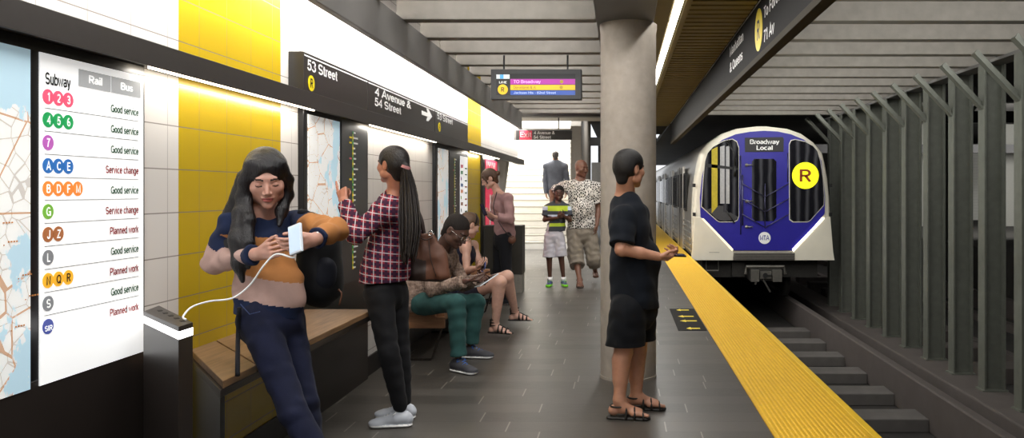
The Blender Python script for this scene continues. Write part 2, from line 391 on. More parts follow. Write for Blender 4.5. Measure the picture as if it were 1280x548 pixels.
def hand(S, wr, d, n, thumb, size=1.0, curl=(20,25,15), spread=1.0, curls=None, th=(.75,.55,.35), thcurl=.5):
    """palm with four fingers and a thumb; d = pointing direction, n = way the palm faces, thumb = +1/-1 side"""
    d = nrm(d); n = np.asarray(n, float); n = nrm(n - d*(n @ d)); t = np.cross(d, n)*thumb; k = size
    wr = np.asarray(wr, float)
    offs = (.030, .010, -.010, -.028)
    for o in offs:
        S.cap(wr + t*o*.55*k, wr + (d*.080 + t*o)*k, .0125*k, .0115*k, .010*k)
    S.cap(wr + (d*.02 + t*.008)*k, wr + (d*.065 - t*.004)*k, .015*k, .012*k, .012*k)
    L = ((.042,.025,.021), (.046,.029,.022), (.043,.027,.021), (.034,.021,.019)); r = (.0082,.0086,.0082,.0072)
    for i in range(4):
        cu = curls[i] if curls else curl
        p = wr + (d*(.084 - (.004 if i in (0, 3) else 0)*(1+(i==3)))  + t*offs[i])*k
        dd = nrm(d + t*offs[i]*2.2*spread); a = 0
        for j in range(3):
            a += math.radians(cu[j]); q = p + (math.cos(a)*dd + math.sin(a)*n)*L[i][j]*k
            S.cap(p, q, r[i]*(1-.08*j)*k, r[i]*(.93-.08*j)*k, .003*k); p = q
    b = wr + (d*.022 + t*.024 + n*.006)*k
    v = nrm(th[0]*t + th[1]*d + th[2]*n); q = b + v*.040*k; S.cap(b, q, .0145*k, .0105*k, .010*k)
    v2 = nrm(v*(1-thcurl) + d*thcurl); q2 = q + v2*.032*k; S.cap(q, q2, .0100*k, .0092*k, .004*k)
    v3 = nrm(v2*(1-thcurl*.6) + (d*.7 + n*.5 - t*.2)*thcurl*.6); S.cap(q2, q2 + v3*.026*k, .0092*k, .0078*k, .003*k)
def foot(S, an, d, k=1.0):
    """bare foot on the floor under the ankle an"""
    d = nrm((d[0], d[1], 0)); t = np.cross(d, (0,0,1)); z = an[2]; g = lambda a, b, h: V(an[0], an[1], z) + d*a*k + t*b*k + V(0,0,h)
    fl = z - (z - foot.floor)
    q = lambda a, b, h: V(an[0], an[1], fl) + d*a*k + t*b*k + V(0,0,h*k)
    S.ell(q(-.035,0,.035), (.036*k,.032*k,.034*k), None, .02)
    S.cap(V(*an), q(.03,0,.055), .038*k, .034*k, .02); S.cap(q(.02,0,.05), q(.13,-.005,.026), .036*k, .024*k, .02)
    S.cap(q(.09,.022,.024), q(.14,.02,.022), .022*k, .018*k, .015); S.cap(q(.08,-.028,.022), q(.125,-.028,.02), .02*k, .016*k, .015)
    for i, o in enumerate((.028, .010, -.006, -.021, -.034)):
        S.cap(q(.14 - abs(o-.02)*.5, o, .018), q(.185 - i*.011, o*1.05, .013), (.0115, .0095, .009, .0085, .008)[i]*k, (.0115, .009, .0082, .0078, .0072)[i]*k, .003)
foot.floor = 0.0
def cuff(S, p, d, r):
    d = nrm(d); u = nrm(np.cross(d, (0.3,1,.2))); w = np.cross(d, u); L = r*1.15
    S.box(np.asarray(p, float) + d*L, (L, r, r), np.stack([d, u, w], 1), .002, .004, '-')
def arm(S, sh, el, wr, g=0.0, k=1.0, a=0.0, b=1.0, up=(.047,.040), fo=(.040,.027), kk=.018, hem=False):
    """sleeve or skin of one arm; g = how much looser than the skin; a, b = the stretch covered (0 shoulder, .5 elbow, 1 wrist)"""
    sh, el, wr = [np.asarray(q, float) for q in (sh, el, wr)]
    pt = lambda t: sh + (el-sh)*t*2 if t <= .5 else el + (wr-el)*(t-.5)*2
    def rr(t): return ((up[0] + (up[1]-up[0])*t*2) if t <= .5 else (fo[0] + (fo[1]-fo[0])*(t-.5)*2))*k + g
    ts = [a] + ([.5] if a < .5 < b else []) + [b]
    for i in range(len(ts)-1):
        m = (ts[i] + ts[i+1])/2
        S.cap(pt(ts[i]), pt(m), rr(ts[i]), rr(m)*(1.06 if ts[i+1] > .55 and ts[i] >= .5 and g < .012 else 1), kk); S.cap(pt(m), pt(ts[i+1]), rr(m), rr(ts[i+1]), kk)
    if hem: d_ = (el-sh) if b <= .5 else (wr-el); S.cap(pt(b), pt(b) + nrm(d_)*.012, rr(b), rr(b), kk); S.hems = getattr(S, 'hems', []) + [(pt(b), d_, rr(b)+.035)]
def leg(S, hp, kn, an, g=0.0, k=1.0, a=0.0, b=1.0, th=(.084,.056), ca=(.054,.036), kk=.02, calf=None, hem=False):
    hp, kn, an = [np.asarray(q, float) for q in (hp, kn, an)]
    pt = lambda t: hp + (kn-hp)*t*2 if t <= .5 else kn + (an-kn)*(t-.5)*2
    rr = lambda t: ((th[0] + (th[1]-th[0])*t*2) if t <= .5 else (ca[0] + (ca[1]-ca[0])*(t-.5)*2))*k + g
    ts = [a] + ([.5] if a < .5 < b else []) + [b]
    for i in range(len(ts)-1):
        S.cap(pt(ts[i]), pt(ts[i+1]), rr(ts[i]), rr(ts[i+1]), kk)
    if hem: d_ = (kn-hp) if b <= .5 else (an-kn); S.cap(pt(b), pt(b) + nrm(d_)*.02, rr(b), rr(b)*1.0, kk); S.hems = getattr(S, 'hems', []) + [(pt(b), d_, rr(b)+.03)]
    if b > .7 and g < .03:      # calf muscle behind the shin
        c = pt(.66); back = calf if calf is not None else V(0,0,0)
        S.cap(pt(.58) + np.asarray(back)*.012, pt(.78) + np.asarray(back)*.010, .052*k*(ca[0]/.054) + g, .040*k*(ca[0]/.054) + g, .02)
def torso(S, pel, che, nec, shR, shL, fwd, g=0.0, w=1.0, female=False, belly=0.0, k=.03, hips=True):
    pel, che, nec, shR, shL = [np.asarray(q, float) for q in (pel, che, nec, shR, shL)]
    f = nrm(fwd); up = nrm(che - pel); r = nrm(np.cross(f, up)); f = np.cross(up, r)
    wa = pel*.5 + che*.5
    hw = (.175 if female else .165)*w; ww = (.125 if female else .148)*w; cw = (.145 if female else .165)*w
    sq = (f, .66)
    if hips: S.cap(pel - up*.03, pel + up*.04, hw + g, hw*.97 + g, k, squash=sq)
    S.cap(pel + up*.04, wa, hw*.95 + g, ww + g, k, squash=sq)
    S.cap(wa, che, ww + g, cw + g, k, squash=sq)
    S.cap(che, che + up*.07, cw + g, cw*.92 + g, k, squash=sq)
    if belly: S.ell(wa + f*.05*w, (.13*w+g, .11*w+g+belly, .14*w+g), np.stack([r, f, up], 1), .04)
    if female:
        for sg in (-1, 1): S.ell(che + r*sg*.068*w + f*.075*w - up*.01, V(.06, .052, .06)*w + g, np.stack([r, f, up], 1), .03)
    for sh in (shR, shL):
        S.cap(nec*.75 + che*.25, sh, .060*w + g, .050*w + g, .04)
        S.cap(che + up*.03, sh - up*.02, .085*w + g, .056*w + g, .04)
    S.cap(nec - up*.03, nec, .066*w + g*.6, .052*w + g*.4, .03)
def shoe(S, an, d, k=1.0, fl=0.0, high=.0):
    d = nrm((d[0], d[1], 0)); t = np.cross(d, (0,0,1)); R = np.stack([d, t, V(0,0,1)], 1)
    q = lambda a, b, h: V(an[0], an[1], fl) + d*a*k + t*b*k + V(0,0,h*k)
    S.cap(q(-.045,0,.045), q(.02,0,.05), .036*k, .038*k, .02); S.cap(q(-.03,0,.06+high), q(.01,0,.065+high), .036*k, .038*k, .015)
    S.cap(q(.02,0,.05), q(.12,0,.030), .038*k, .030*k, .02); S.ell(q(.135,.0,.026), (.056*k,.044*k,.027*k), R, .02)
    S.cap(q(-.035,0,.012), q(.14,0,.012), .042*k, .045*k, .006, squash=((0,0,1), .30)); S.clip(q(0,0,0), (0,0,-1))
def shoe_assign(an, fl=0.0, th=.020):
    return lambda c: (c[:,2] < fl + th).astype(int)
def laces(name, an, d, m, par, k=1.0, fl=0.0):
    d = nrm((d[0], d[1], 0)); t = np.cross(d, (0,0,1)); b = MB()
    q = lambda a, s, h: V(an[0], an[1], fl) + d*a*k + t*s*k + V(0,0,h*k)
    for i in range(5):
        a = .03 + .02*i; h = .094 - .0085*i
        b.tube([q(a,-.024,h-.012), q(a+.006,0,h+.002), q(a,.024,h-.012)], .0032*k, 6)
    for sg in (-1, 1): b.tube([q(.03,0,.097), q(.02,sg*.03,.10), q(.035,sg*.045,.082), q(.035,sg*.02,.088)], .003*k, 6)
    return b.build(name, m, par, True)
def strap_sandal(par, an, d, m, ms, k=1.0, fl=0.0, n=4, ankle=2, h0=.06, dh=.03):
    """sole plus cross straps wrapped over the foot"""
    d = nrm((d[0], d[1], 0)); t = np.cross(d, (0,0,1))
    q = lambda a, s, h: V(an[0], an[1], fl) + d*a*k + t*s*k + V(0,0,h*k)
    S = SDF(.005*k)
    S.cap(q(-.045,0,.008), q(.05,0,.008), .038*k, .036*k, .02, squash=((0,0,1), .32)); S.cap(q(.05,0,.008), q(.15,0,.008), .036*k, .048*k, .02, squash=((0,0,1), .30))
    S.clip(q(0,0,0), (0,0,-1))
    b = MB()
    def over(a0, a1, w, h):
        pts = [q(a0 + (a1-a0)*i/8, -math.cos(PI*i/8)*w, .006 + math.sin(PI*i/8)**.8*h) for i in range(9)]
        b.tube(pts, .0062*k, 6)
    for i in range(n):
        a = .035 + .105*i/(n-1); hh = .088 - .042*i/(n-1); over(a, a + .016*(-1)**i, .041 + .006*i/(n-1), hh)
    for j in range(ankle):
        h = h0 + dh*j
        b.tube([q(-.008 + .046*math.cos(2*PI*i/14), .042*math.sin(2*PI*i/14), h) for i in range(15)], .0058*k, 6)
    b.tube([q(-.047,0,.01), q(-.052,0,h0+dh*(ankle-1))], .008*k, 6)
    if n > 4: b.tube([q(.03,0,.095), q(.08,0,.078), q(.15,0,.038)], .005*k, 6)
    sole = sdf_obj('sandal', [S], [ms], par)
    b.build('strap', m, sole, True)
    return sole
def hair_cap(S, H, g=.012, front=.055, low=-.03, k=.015):
    """close cap of hair: skull offset with the face side cut away"""
    s = H.s
    S.ell(H.w(0,-.018,.040), V(.073+g,.090+g,.076+g)*s, H.R, .02)
    S.ell(H.w(0,-.045,-.005), V(.066+g*.7,.055+g,.062)*s, H.R, .03)
    S.ell(H.w(0,front+.080,-.020), V(.086,.086,.100)*s, H.R, k, '-')     # face
    for x in (-1, 1): S.ell(H.w(x*.088,-.008,-.010), V(.036,.030,.042)*s, H.R, .008, '-'); S.ell(H.w(x*.075,.045,-.050), V(.030,.050,.050)*s, H.R, .008, '-')
    S.ell(H.w(0,-.060,-.058), V(.046,.034,.044)*s, H.R, .02); S.box(H.w(0,.0,-.150), V(.12,.12,.05)*s, H.R, .02, .012, '-')
SKIN = {}
def skin(name, color, lips, rough=.48):
    c = hexc(color)
    t = NT('skin_' + name); nz = t.noise(28, 4)
    t.b.inputs['Subsurface Weight'].default_value = .12; t.b.inputs['Subsurface Radius'].default_value = (.012,.005,.003)
    t.b.inputs['Subsurface Scale'].default_value = .5
    t.bump(t.noise(220, 3), .12, .002)
    a = t.out(t.mix(t.ramp(nz, .3, .7), mul(c, .92), mul(c, 1.06)), rough)
    return [a, M('lips_' + name, lips, .4, var=.06), M('eye_white', '#d8d4cf', .25, var=.03), M('iris', '#20130c', .15, var=.1), M('brow_' + name, '#17100c', .8)]
def cloth(name, color, rough=.85, var=.14, scale=9, weave=260, stretch=None):
    if name in MATS: return MATS[name]
    if isinstance(color, str): color = hexc(color)
    t = NT(name); nz = t.noise(scale, 5, stretch=stretch)
    fine = t.noise(weave, 2)
    c = t.mix(t.ramp(nz, .3, .7), mul(color, 1-var), mul(color, 1+var)); c = t.mix(t.math('MULTIPLY', fine, .25), c, mul(color, .6))
    t.bump(t.noise(weave, 2), .25, .002); t.b.inputs['Sheen Weight'].default_value = .03
    t.out(c, rough, 0, .25); MATS[name] = t.m; return t.m
def hairmat(name, color, rough=.38, scale=40, stretch=(6,6,.5)):
    if name in MATS: return MATS[name]
    c = hexc(color); t = NT(name); nz = t.noise(scale, 4, stretch=stretch)
    t.bump(nz, .7, .006); t.out(t.mix(t.ramp(nz, .3, .7), mul(c, .55), mul(c, 1.5)), rough, 0, .4); MATS[name] = t.m; return t.m
# ================================================================== camera, world
cam = bpy.data.objects.new('camera', bpy.data.cameras.new('camera')); COL.objects.link(cam)
cam.location = (0, 0, EYE); cam.rotation_euler = (PI/2, 0, 0)
cam.data.sensor_width = 36; cam.data.lens = 36*F/1280
cam.data.shift_x = -137/1280; cam.data.shift_y = -35/1280; cam.data.clip_end = 300
sc.camera = cam
sc.view_settings.view_transform = 'Standard'; sc.view_settings.look = 'None'
sc.view_settings.exposure = 0.0; sc.view_settings.gamma = 1.0; sc.view_settings.use_curve_mapping = False
sc.cycles.use_denoising = True
sc.cycles.max_bounces = 6
wd = bpy.data.worlds.new('station_air'); sc.world = wd; wd.use_nodes = True
wd.node_tree.nodes['Background'].inputs[0].default_value = (.93, .96, 1, 1); wd.node_tree.nodes['Background'].inputs[1].default_value = 1.15
def area(name, loc, size, power, direction=(0,0,-1), color=(1,.98,.95), spread=180):
    l = bpy.data.lights.new(name, 'AREA'); l.shape = 'RECTANGLE'; l.size, l.size_y = size; l.energy = power; l.color = color
    l.spread = math.radians(spread)
    o = bpy.data.objects.new(name, l); COL.objects.link(o); o.location = loc
    import mathutils
    z = -nrm(direction); long_y = size[1] >= size[0]; a_ = V(0,1,0) if long_y else V(1,0,0); a_ = nrm(a_ - z*(a_ @ z))
    R_ = np.stack([np.cross(a_, z), a_, z], 1) if long_y else np.stack([a_, np.cross(z, a_), z], 1)
    o.rotation_euler = mathutils.Matrix(R_.tolist()).to_euler(); return o

# ================================================================== materials of the place
m_conc = M('beam_concrete', '#858079', .85, var=.10, scale=7, bump=.25, bscale=60)
m_steelgrey = M('painted_girder', '#5b5957', .5, var=.08, scale=3, bump=.05)
m_dark = M('dark_panel', '#1d1b1a', .42, var=.08, scale=4)
m_frame = M('black_frame', '#121112', .3, var=.08, scale=6)
m_brownpanel = M('dark_brown_panel', '#2b2522', .35, var=.06, scale=3)
m_black = M('black_paint', '#101010', .5, var=.1)
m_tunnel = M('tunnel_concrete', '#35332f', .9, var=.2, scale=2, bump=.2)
m_bed = M('track_bed_dirt', '#2e2b29', .92, var=.25, scale=3, bump=.4)
m_tie = M('tie_block', '#5a5653', .85, var=.12, scale=5, bump=.2)
m_curb = M('track_concrete', '#4f4845', .8, var=.10, scale=4, bump=.15)
m_col = M('column_steel', '#5d5f57', .55, var=.12, scale=9, bump=.12, metal=.1)
m_white = M('white_gloss', '#e9e7e2', .25, var=.02)
m_wtext = M('white_lettering', '#f4f4f2', .5, var=.02)
m_btext = M('black_lettering', '#151515', .5, var=.02)
m_yel = M('sign_yellow', '#fbe21c', .45, var=.03)
m_wood = M('bench_wood', '#8d6445', .5, var=.22, scale=6, bump=.08, stretch=(1.2,.25,9))
m_wood2 = M('seat_wood', '#866748', .5, var=.30, scale=7, bump=.08, stretch=(8,.7,8))
m_rod = M('bench_rod', '#4b4540', .4, metal=.7, var=.1)

# tiled wall
t = NT('wall_tile'); X_, Y_, Z_ = t.xyz()
ty = t.math('FRACT', t.math('DIVIDE', t.math('SUBTRACT', Y_, 3.692-.258*20), .258)); tz = t.math('FRACT', t.math('DIVIDE', t.math('SUBTRACT', Z_, 1.134-.189*12), .189))
gy = t.math('LESS_THAN', ty, .014); gz = t.math('LESS_THAN', tz, .026); g = t.math('MAXIMUM', t.math('MULTIPLY', gy, .75), gz)
yel = t.math('MAXIMUM', t.band(Y_, 3.52, 4.575), t.band(Y_, 10.12, 11.1))
nz = t.noise(1.2, 2, t.wpos())
tile = t.mix(yel, t.mix(nz, hexc('#d9d2cb'), hexc('#e9e5e0')), t.mix(nz, hexc('#b99b16'), hexc('#c6a81d')))
c = t.mix(t.math('MULTIPLY', g, .75), tile, hexc('#7a6f66'))
t.bump(t.math('SUBTRACT', 1.0, g), .3, .003)
t.out(c, .26, 0, .5); m_tile = t.m
# floor planks
t = NT('floor_plank'); X_, Y_, Z_ = t.xyz()
H, L = .205, .95
row = t.math('FLOOR', t.math('DIVIDE', Y_, H)); fy = t.math('FRACT', t.math('DIVIDE', Y_, H))
wn = t.n('ShaderNodeTexWhiteNoise', noise_dimensions='1D'); t.link(row, wn.inputs['W'])
u = t.math('ADD', t.math('DIVIDE', X_, L), t.math('MULTIPLY', wn.outputs[0], 7.0)); fx = t.math('FRACT', u); ix = t.math('FLOOR', u)
w2 = t.n('ShaderNodeTexWhiteNoise', noise_dimensions='1D'); t.link(t.math('ADD', t.math('MULTIPLY', row, 13.7), ix), w2.inputs['W'])
grain = t.noise(9, 6, t.wpos(), .65, (1.0, 7, 1)); speck = t.noise(160, 2, t.wpos())
base = t.mix(w2.outputs[0], hexc('#36332f'), hexc('#524e49'))
base = t.mix(t.ramp(grain, .35, .65), t.mix(.5, base, hexc('#302c28')), base)
base = t.mix(t.math('MULTIPLY', t.ramp(speck, .35, .7), .5), base, hexc('#625d56'))
tick = t.math('LESS_THAN', fx, .009); seam = t.math('LESS_THAN', fy, .03)
c = t.mix(t.math('MULTIPLY', seam, .55), base, hexc('#2b2825')); c = t.mix(t.math('MULTIPLY', tick, .7), c, hexc('#8f8a80'))
t.bump(t.math('SUBTRACT', t.math('MULTIPLY', speck, .3), seam), .12, .003)
t.out(c, t.math('ADD', .30, t.math('MULTIPLY', grain, .2)), 0, .45); m_floor = t.m
# pillar
m_pillar = M('pillar_stone', '#968d83', .7, var=.10, scale=14, bump=.12, bscale=90)
m_tact = M('tactile_yellow', '#e2b21a', .6, var=.06, scale=30)
m_tact2 = M('tactile_edge', '#ecc020', .45, var=.04, scale=20)

def struct(mb, name, m, **kw):
    o = mb.build(name, m, **kw); o['kind'] = 'structure'; return o
Y0 = -3.0
WX = -1.95
def LW(px, py=239, X=1.915):
    y = X*1000/(777-px); return y, EYE + (239-py)*y/1000

# ================================================================== platform
struct(MB().box(-1.95, 1.487, Y0, 60, -.25, 0).box(-6, -1.95, 12.9, 60, -.25, 0), 'floor', m_floor)
struct(MB().box(-1.6, 1.40, Y0, 60, -1.6, -.25), 'wall_platform_side', m_tunnel)
struct(MB().box(-2.25, WX, Y0, 12.75, 0, 3.15).box(-2.25, WX, 12.75, 15.1, hz(.578), 3.15), 'wall_left', m_tile)
struct(MB().box(-1.951, WX+.012, Y0, 12.7, 0, .15), 'baseboard_left', m_dark, bevel=.003)
# tactile strip: slab, plain lip and rows of small flat-topped domes
xs = np.arange(.905, 1.435, .0295); ys = np.arange(2.6, 15.5, .0295)
gx, gy_ = np.meshgrid(xs, ys, indexing='ij'); gx = gx.ravel(); gy_ = gy_.ravel(); n = len(gx)
r0, r1 = .0105, .006
off = np.array([[-r0,-r0,.010],[r0,-r0,.010],[r0,r0,.010],[-r0,r0,.010],[-r1,-r1,.0155],[r1,-r1,.0155],[r1,r1,.0155],[-r1,r1,.0155]])
vv = (np.stack([gx, gy_, 0*gx], 1)[:,None,:] + off[None]).reshape(-1, 3)
ff = np.array([[4,5,6,7],[0,1,5,4],[1,2,6,5],[2,3,7,6],[3,0,4,7]])
ff = (ff[None] + (np.arange(n)*8)[:,None,None]).reshape(-1, 4)
strip = empty('tactile_warning_strip', (1.18, 3, 0), 'long yellow tactile warning strip along the platform edge', 'warning strip')
MB().box(.878, 1.44, Y0, 60, .0, .010).build('strip_base', m_tact, strip)
link_mesh('domed_surface', vv, ff, m_tact, strip)
MB().box(1.44, 1.487, Y0, 60, -.0, .013).build('edge_lip', m_tact2, strip, bevel=.004)
# black floor decal with four yellow arrows
def FP(px, py): y = EYE*1000/(py-239); return (px-777)*y/1000, y
dec = empty('floor_decal', (.72, 8.8, 0), 'black floor decal with four yellow arrows beside the yellow strip', 'floor decal')
MB().box(.575, .868, 8.12, 9.62, .0, .004).build('decal_sheet', M('decal_black', '#0d0c0c', .7, spec=.2), dec)
def arrow(mb, x0, x1, y, w, hw, m=0, z=.0045, bend=0):
    L_ = x1 - x0
    pts = [(0,0),(.34*L_, hw),(.34*L_, w),(L_, w+bend),(L_, -w+bend),(.34*L_, -w),(.34*L_, -hw)]
    return mb.prism(pts, (x0, y, z), (1,0,0), (0,1,0), (0,0,1), .0012, m)
for px0, px1, py in ((845.5, 861, 388.4), (847.5, 867, 396.3), (850, 871, 402), (858, 875, 411.4)):
    x0, y = FP(px0, py); x1, _ = FP(px1, py); f = y*.9
    arrow(MB(), x0, x1, y, .030, .075).build('arrow', m_yel, dec)

# pillar
pil = empty('pillar', (.0515, 6.12, 0), 'round beige stone pillar behind the man in the black shirt', 'pillar')
b = MB(); R = .213
prof = [(0, R+.004), (.02, R+.004), (.022, R), (2.62, R), (2.665, R+.006), (2.69, R+.006)]
vs = []; fs = []; N_ = 64
for z, r in prof:
    for j in range(N_): a = 2*PI*j/N_; vs.append((.0515 + r*math.cos(a), 6.13 + r*math.sin(a), z))
for i in range(len(prof)-1):
    for j in range(N_): fs.append((i*N_+j, i*N_+(j+1)%N_, (i+1)*N_+(j+1)%N_, (i+1)*N_+j))
fs.append(tuple((len(prof)-1)*N_+j for j in range(N_)))
b.add(vs, fs); po = b.build('shaft', m_pillar, pil, True)
po.modifiers.new('e', 'EDGE_SPLIT').split_angle = .6

# ================================================================== ceiling
hz = lambda h: EYE + h
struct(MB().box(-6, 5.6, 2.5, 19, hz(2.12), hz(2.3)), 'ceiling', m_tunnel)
struct(MB().box(-1.70, -.19, 2.5, 13.3, hz(1.66), hz(1.75)), 'ceiling_deck', m_conc)
ordn = ['first', 'second', 'third', 'fourth', 'fifth', 'sixth', 'seventh', 'eighth', 'ninth', 'tenth', 'eleventh', 'twelfth', 'thirteenth']
for i in range(-1, 11):
    y = 5.89 + .7056*i
    o = MB().box(-1.66, -.19, y, y+.13, hz(1.265), hz(1.66)).build('ceiling_beam', m_conc, bevel=.008, loc=(-.9, y, hz(1.265)))
    tag(o, f'grey concrete ceiling beam over the platform left of the pillar, {ordn[i+1]} from the near end', 'ceiling beam', 'platform ceiling beams')
for i in range(-1, 11):
    y = 7.98 + .98*i
    o = MB().box(1.27, 5.12, y, y+.17, hz(1.70), hz(2.12)).build('ceiling_beam', m_conc, bevel=.008, loc=(3, y, hz(1.7)))
    tag(o, f'grey concrete ceiling beam over the tracks, {ordn[i+1]} from the near end', 'ceiling beam', 'track ceiling beams')
# fascia along the cove, pillar girder
tag(MB().box(-1.66, -1.61, Y0, 12.95, hz(1.005), hz(1.27)).build('fascia_beam', m_steelgrey, bevel=.004, loc=(-1.63, 5, hz(1.0))), 'long dark grey fascia beam running below the white cove at left', 'beam')
tag(MB().box(-.19, .24, Y0, 13.6, hz(1.27), hz(1.75)).build('girder', m_steelgrey, bevel=.006, loc=(0, 5, hz(1.27))), 'wide grey girder resting on the round pillar', 'girder')
tag(MB().box(-4.05, -.2, 13.35, 13.6, hz(1.245), hz(1.75)).build('girder', m_steelgrey, bevel=.006, loc=(-1.2, 13.4, hz(1.27))), 'dark cross girder where the beamed platform ceiling ends', 'girder')
# slatted ceiling
m_slat = M('bronze_slat', '#6b5b2c', .55, var=.12, scale=3, metal=.1)
m_slatbk = M('slat_void', '#0f0d08', .9)
struct(MB().box(.24, 1.2, Y0, 24, hz(1.70), hz(1.74)), 'ceiling_void', m_slatbk)
b = MB()
for y in np.arange(-2.5, 20, .176): b.box(.585, 1.165, y, y+.118, hz(1.62), hz(1.66))
b.box(.24, .43, Y0, 24, hz(1.60), hz(1.66)).box(.545, .60, Y0, 24, hz(1.605), hz(1.66)).box(.43, .545, Y0, 24, hz(1.65), hz(1.66))
struct(b, 'ceiling_slats', m_slat)
for k in range(7):
    y = 3.0 + 2.3*k
    lt = empty('ceiling_light', (.4875, y+1.1, hz(1.60)), f'bright white linear ceiling light beside the slatted ceiling, {ordn[k]} of the row', 'ceiling light', 'linear platform lights')
    MB().box(.44, .535, y, y+2.26, hz(1.612), hz(1.65)).build('housing', m_slat, lt)
    MB().box(.455, .52, y+.01, y+2.25, hz(1.595), hz(1.612)).build('diffuser', EM('tube_white', '#fffdf6', 9), lt)
# overhead sign fascia
sg = empty('overhead_sign', (1.22, 8, hz(1.14)), 'long black overhead sign over the platform edge with yellow R disc', 'sign')
MB().box(1.2, 1.27, Y0, 19.5, hz(1.19), hz(1.78)).build('panel', M('sign_black', '#131212', .75, var=.05, spec=.2), sg, bevel=.003)
MB().box(1.19, 1.28, Y0, 19.5, hz(1.135), hz(1.19)).build('bottom_rail', M('olive_rail', '#2e2615', .7, var=.06, spec=.2), sg, bevel=.004)
MB().box(1.1975, 1.2, Y0, 19.5, hz(1.643), hz(1.657)).build('stripe', m_wtext, sg)
RX, RU = V(0,-1,0), V(0,0,1)
b = MB(); b.text('Manhattan', (1.2, 8.86, hz(1.485)), RX, RU, .98, .105); b.text('& Queens', (1.2, 8.86, hz(1.307)), RX, RU, .93, .105)
b.text('To Forest Hills-', (1.2, 6.74, hz(1.452)), RX, RU, 1.2, .095); b.text('71 Av', (1.2, 6.74, hz(1.252)), RX, RU, .46, .1)
b.build('lettering', m_wtext, sg)
dd = MB().disc((1.2, 7.0, hz(1.411)), RX, RU, .185, .003, n=48).build('route_disc', m_yel, sg)
MB().text('R', (1.1968, 7.0, hz(1.411-.085)), RX, RU, .13, .17, align='c').build('lettering', m_btext, dd)
# countdown clock
Yc = 7.43; cx0, cx1, cz0, cz1 = P(613.5,86.5,Yc)[0], P(727,86.5,Yc)[0], P(0,124.5,Yc)[2], P(0,86.5,Yc)[2]
ck = empty('countdown_clock', ((cx0+cx1)/2, Yc, cz0), 'black hanging countdown clock with coloured arrival rows', 'display')
MB().box(cx0, cx1, Yc, Yc+.10, cz0, cz1).build('housing', M('clock_body', '#2b2b2c', .45, var=.05), ck, bevel=.006)
def cq(x0, y0, x1, y1, m, name='row', par=ck, t_=.004):
    a = P(x0, y1, Yc); b_ = P(x1, y0, Yc)
    return MB().box(a[0], b_[0], Yc-t_, Yc, a[2], b_[2]).build(name, m, par)
scr = cq(620.5, 92.5, 719.5, 119.5, M('screen_off', '#0b0b0c', .3), 'screen', t_=.002)
def clock_row(y0, y1, m, words, mt, wpx):
    r_ = cq(638, y0, 719, y1, m); a = P(642, y1-1.4, Yc)
    if words: MB().text(words, (a[0], Yc-.004, a[2]), V(1,0,0), V(0,0,1), wpx*Yc/1000, (y1-y0-2.7)*Yc/1000).build('lettering', mt, r_)
clock_row(98.9, 105.6, EM('row_purple', '#b52aa8', .08), 'TO Broadway', EM('row_text_pale', '#e9a5e2', .3), 34)
clock_row(106.3, 112.6, EM('row_yellow', '#f2c303', .08), 'Downtown & A', EM('row_text_dark', '#8f7a10', .3), 28)
clock_row(113.3, 118.9, EM('row_blue', '#2450ad', .08), 'Jackson Hts - 82nd Street', EM('row_text_blue', '#9db5e8', .3), 53)
for x, yy in ((702, 102.2), (701.5, 109.3)):
    q = P(x, yy, Yc-.005); MB().disc(q, V(1,0,0), V(0,0,1), .016, .002).build('dot', M('dot_ochre', '#b79a20', .5), scr)
q = P(628.5, 112, Yc-.003); dd = MB().disc(q, V(1,0,0), V(0,0,1), .047, .003).build('route_disc', EM('disc_amber', '#e7b607', .3), ck)
MB().text('R', (q[0], q[1]-.0035, q[2]-.02), V(1,0,0), V(0,0,1), .03, .04, align='c').build('lettering', m_btext, dd)
cq(620.5, 93.3, 637, 98.6, EM('tag_white', '#cfd6dc', .4), 'clock_tag'); cq(625, 93.4, 629.5, 98.5, EM('tag_blue', '#4c9fd6', .4), 'clock_tag', t_=.006)
a = P(624, 104.4, Yc); MB().text('LINE', (a[0], Yc-.0035, a[2]), V(1,0,0), V(0,0,1), .07, .02).build('lettering', m_wtext, scr)
for px in (630, 709.5): MB().tube([P(px, 86.5, Yc+.03), (P(px, 0, Yc+.03)[0], Yc+.03, hz(1.266))], .009, 8).build('hanger_rod', m_black, ck)

# ================================================================== canopy ledge with lights, wayfinding signs
cz = MB().box(WX, -1.845, Y0, 15.1, hz(.50), hz(.578)).box(-1.845, -1.835, Y0, 15.1, hz(.488), hz(.585))
can = cz.build('canopy_ledge', M('ledge_metal', '#3d3937', .4, metal=.2, var=.05), bevel=.003, loc=(-1.9, 5, hz(.5))); tag(can, 'long dark metal ledge running along the left wall above the panels', 'ledge')
for k, (ya, yb) in enumerate(((.4, 1.7), (3.17, 4.86), (5.95, 8.05), (9.9, 12.2))):
    o = MB().box(-1.878, -1.864, ya, yb, hz(.486), hz(.50)).build('strip_light', EM('led_warm', '#fff0d8', 5), can)
    area('under_ledge_light', (-1.87, (ya+yb)/2, hz(.482)), (.03, yb-ya), 2.2*(yb-ya), (-.25,0,-1), (1,.95,.86))
AX, AU = V(0,1,0), V(0,0,1)
SXW = -1.86
def wsign(px0, px1, label):
    y0 = 1860/(777-px0); y1 = 1860/(777-px1)
    s = empty('wayfinding_sign', (SXW-.02, (y0+y1)/2, hz(.585)), label, 'sign', 'wayfinding signs above the ledge')
    MB().box(WX, SXW, y0, y1-.006, hz(.56), hz(.818)).build('panel', M('sign_charcoal', '#2c2927', .36, var=.05), s, bevel=.002)
    MB().box(SXW, SXW+.0015, y0+.01, y1-.016, hz(.795), hz(.803)).build('stripe', m_wtext, s); return s
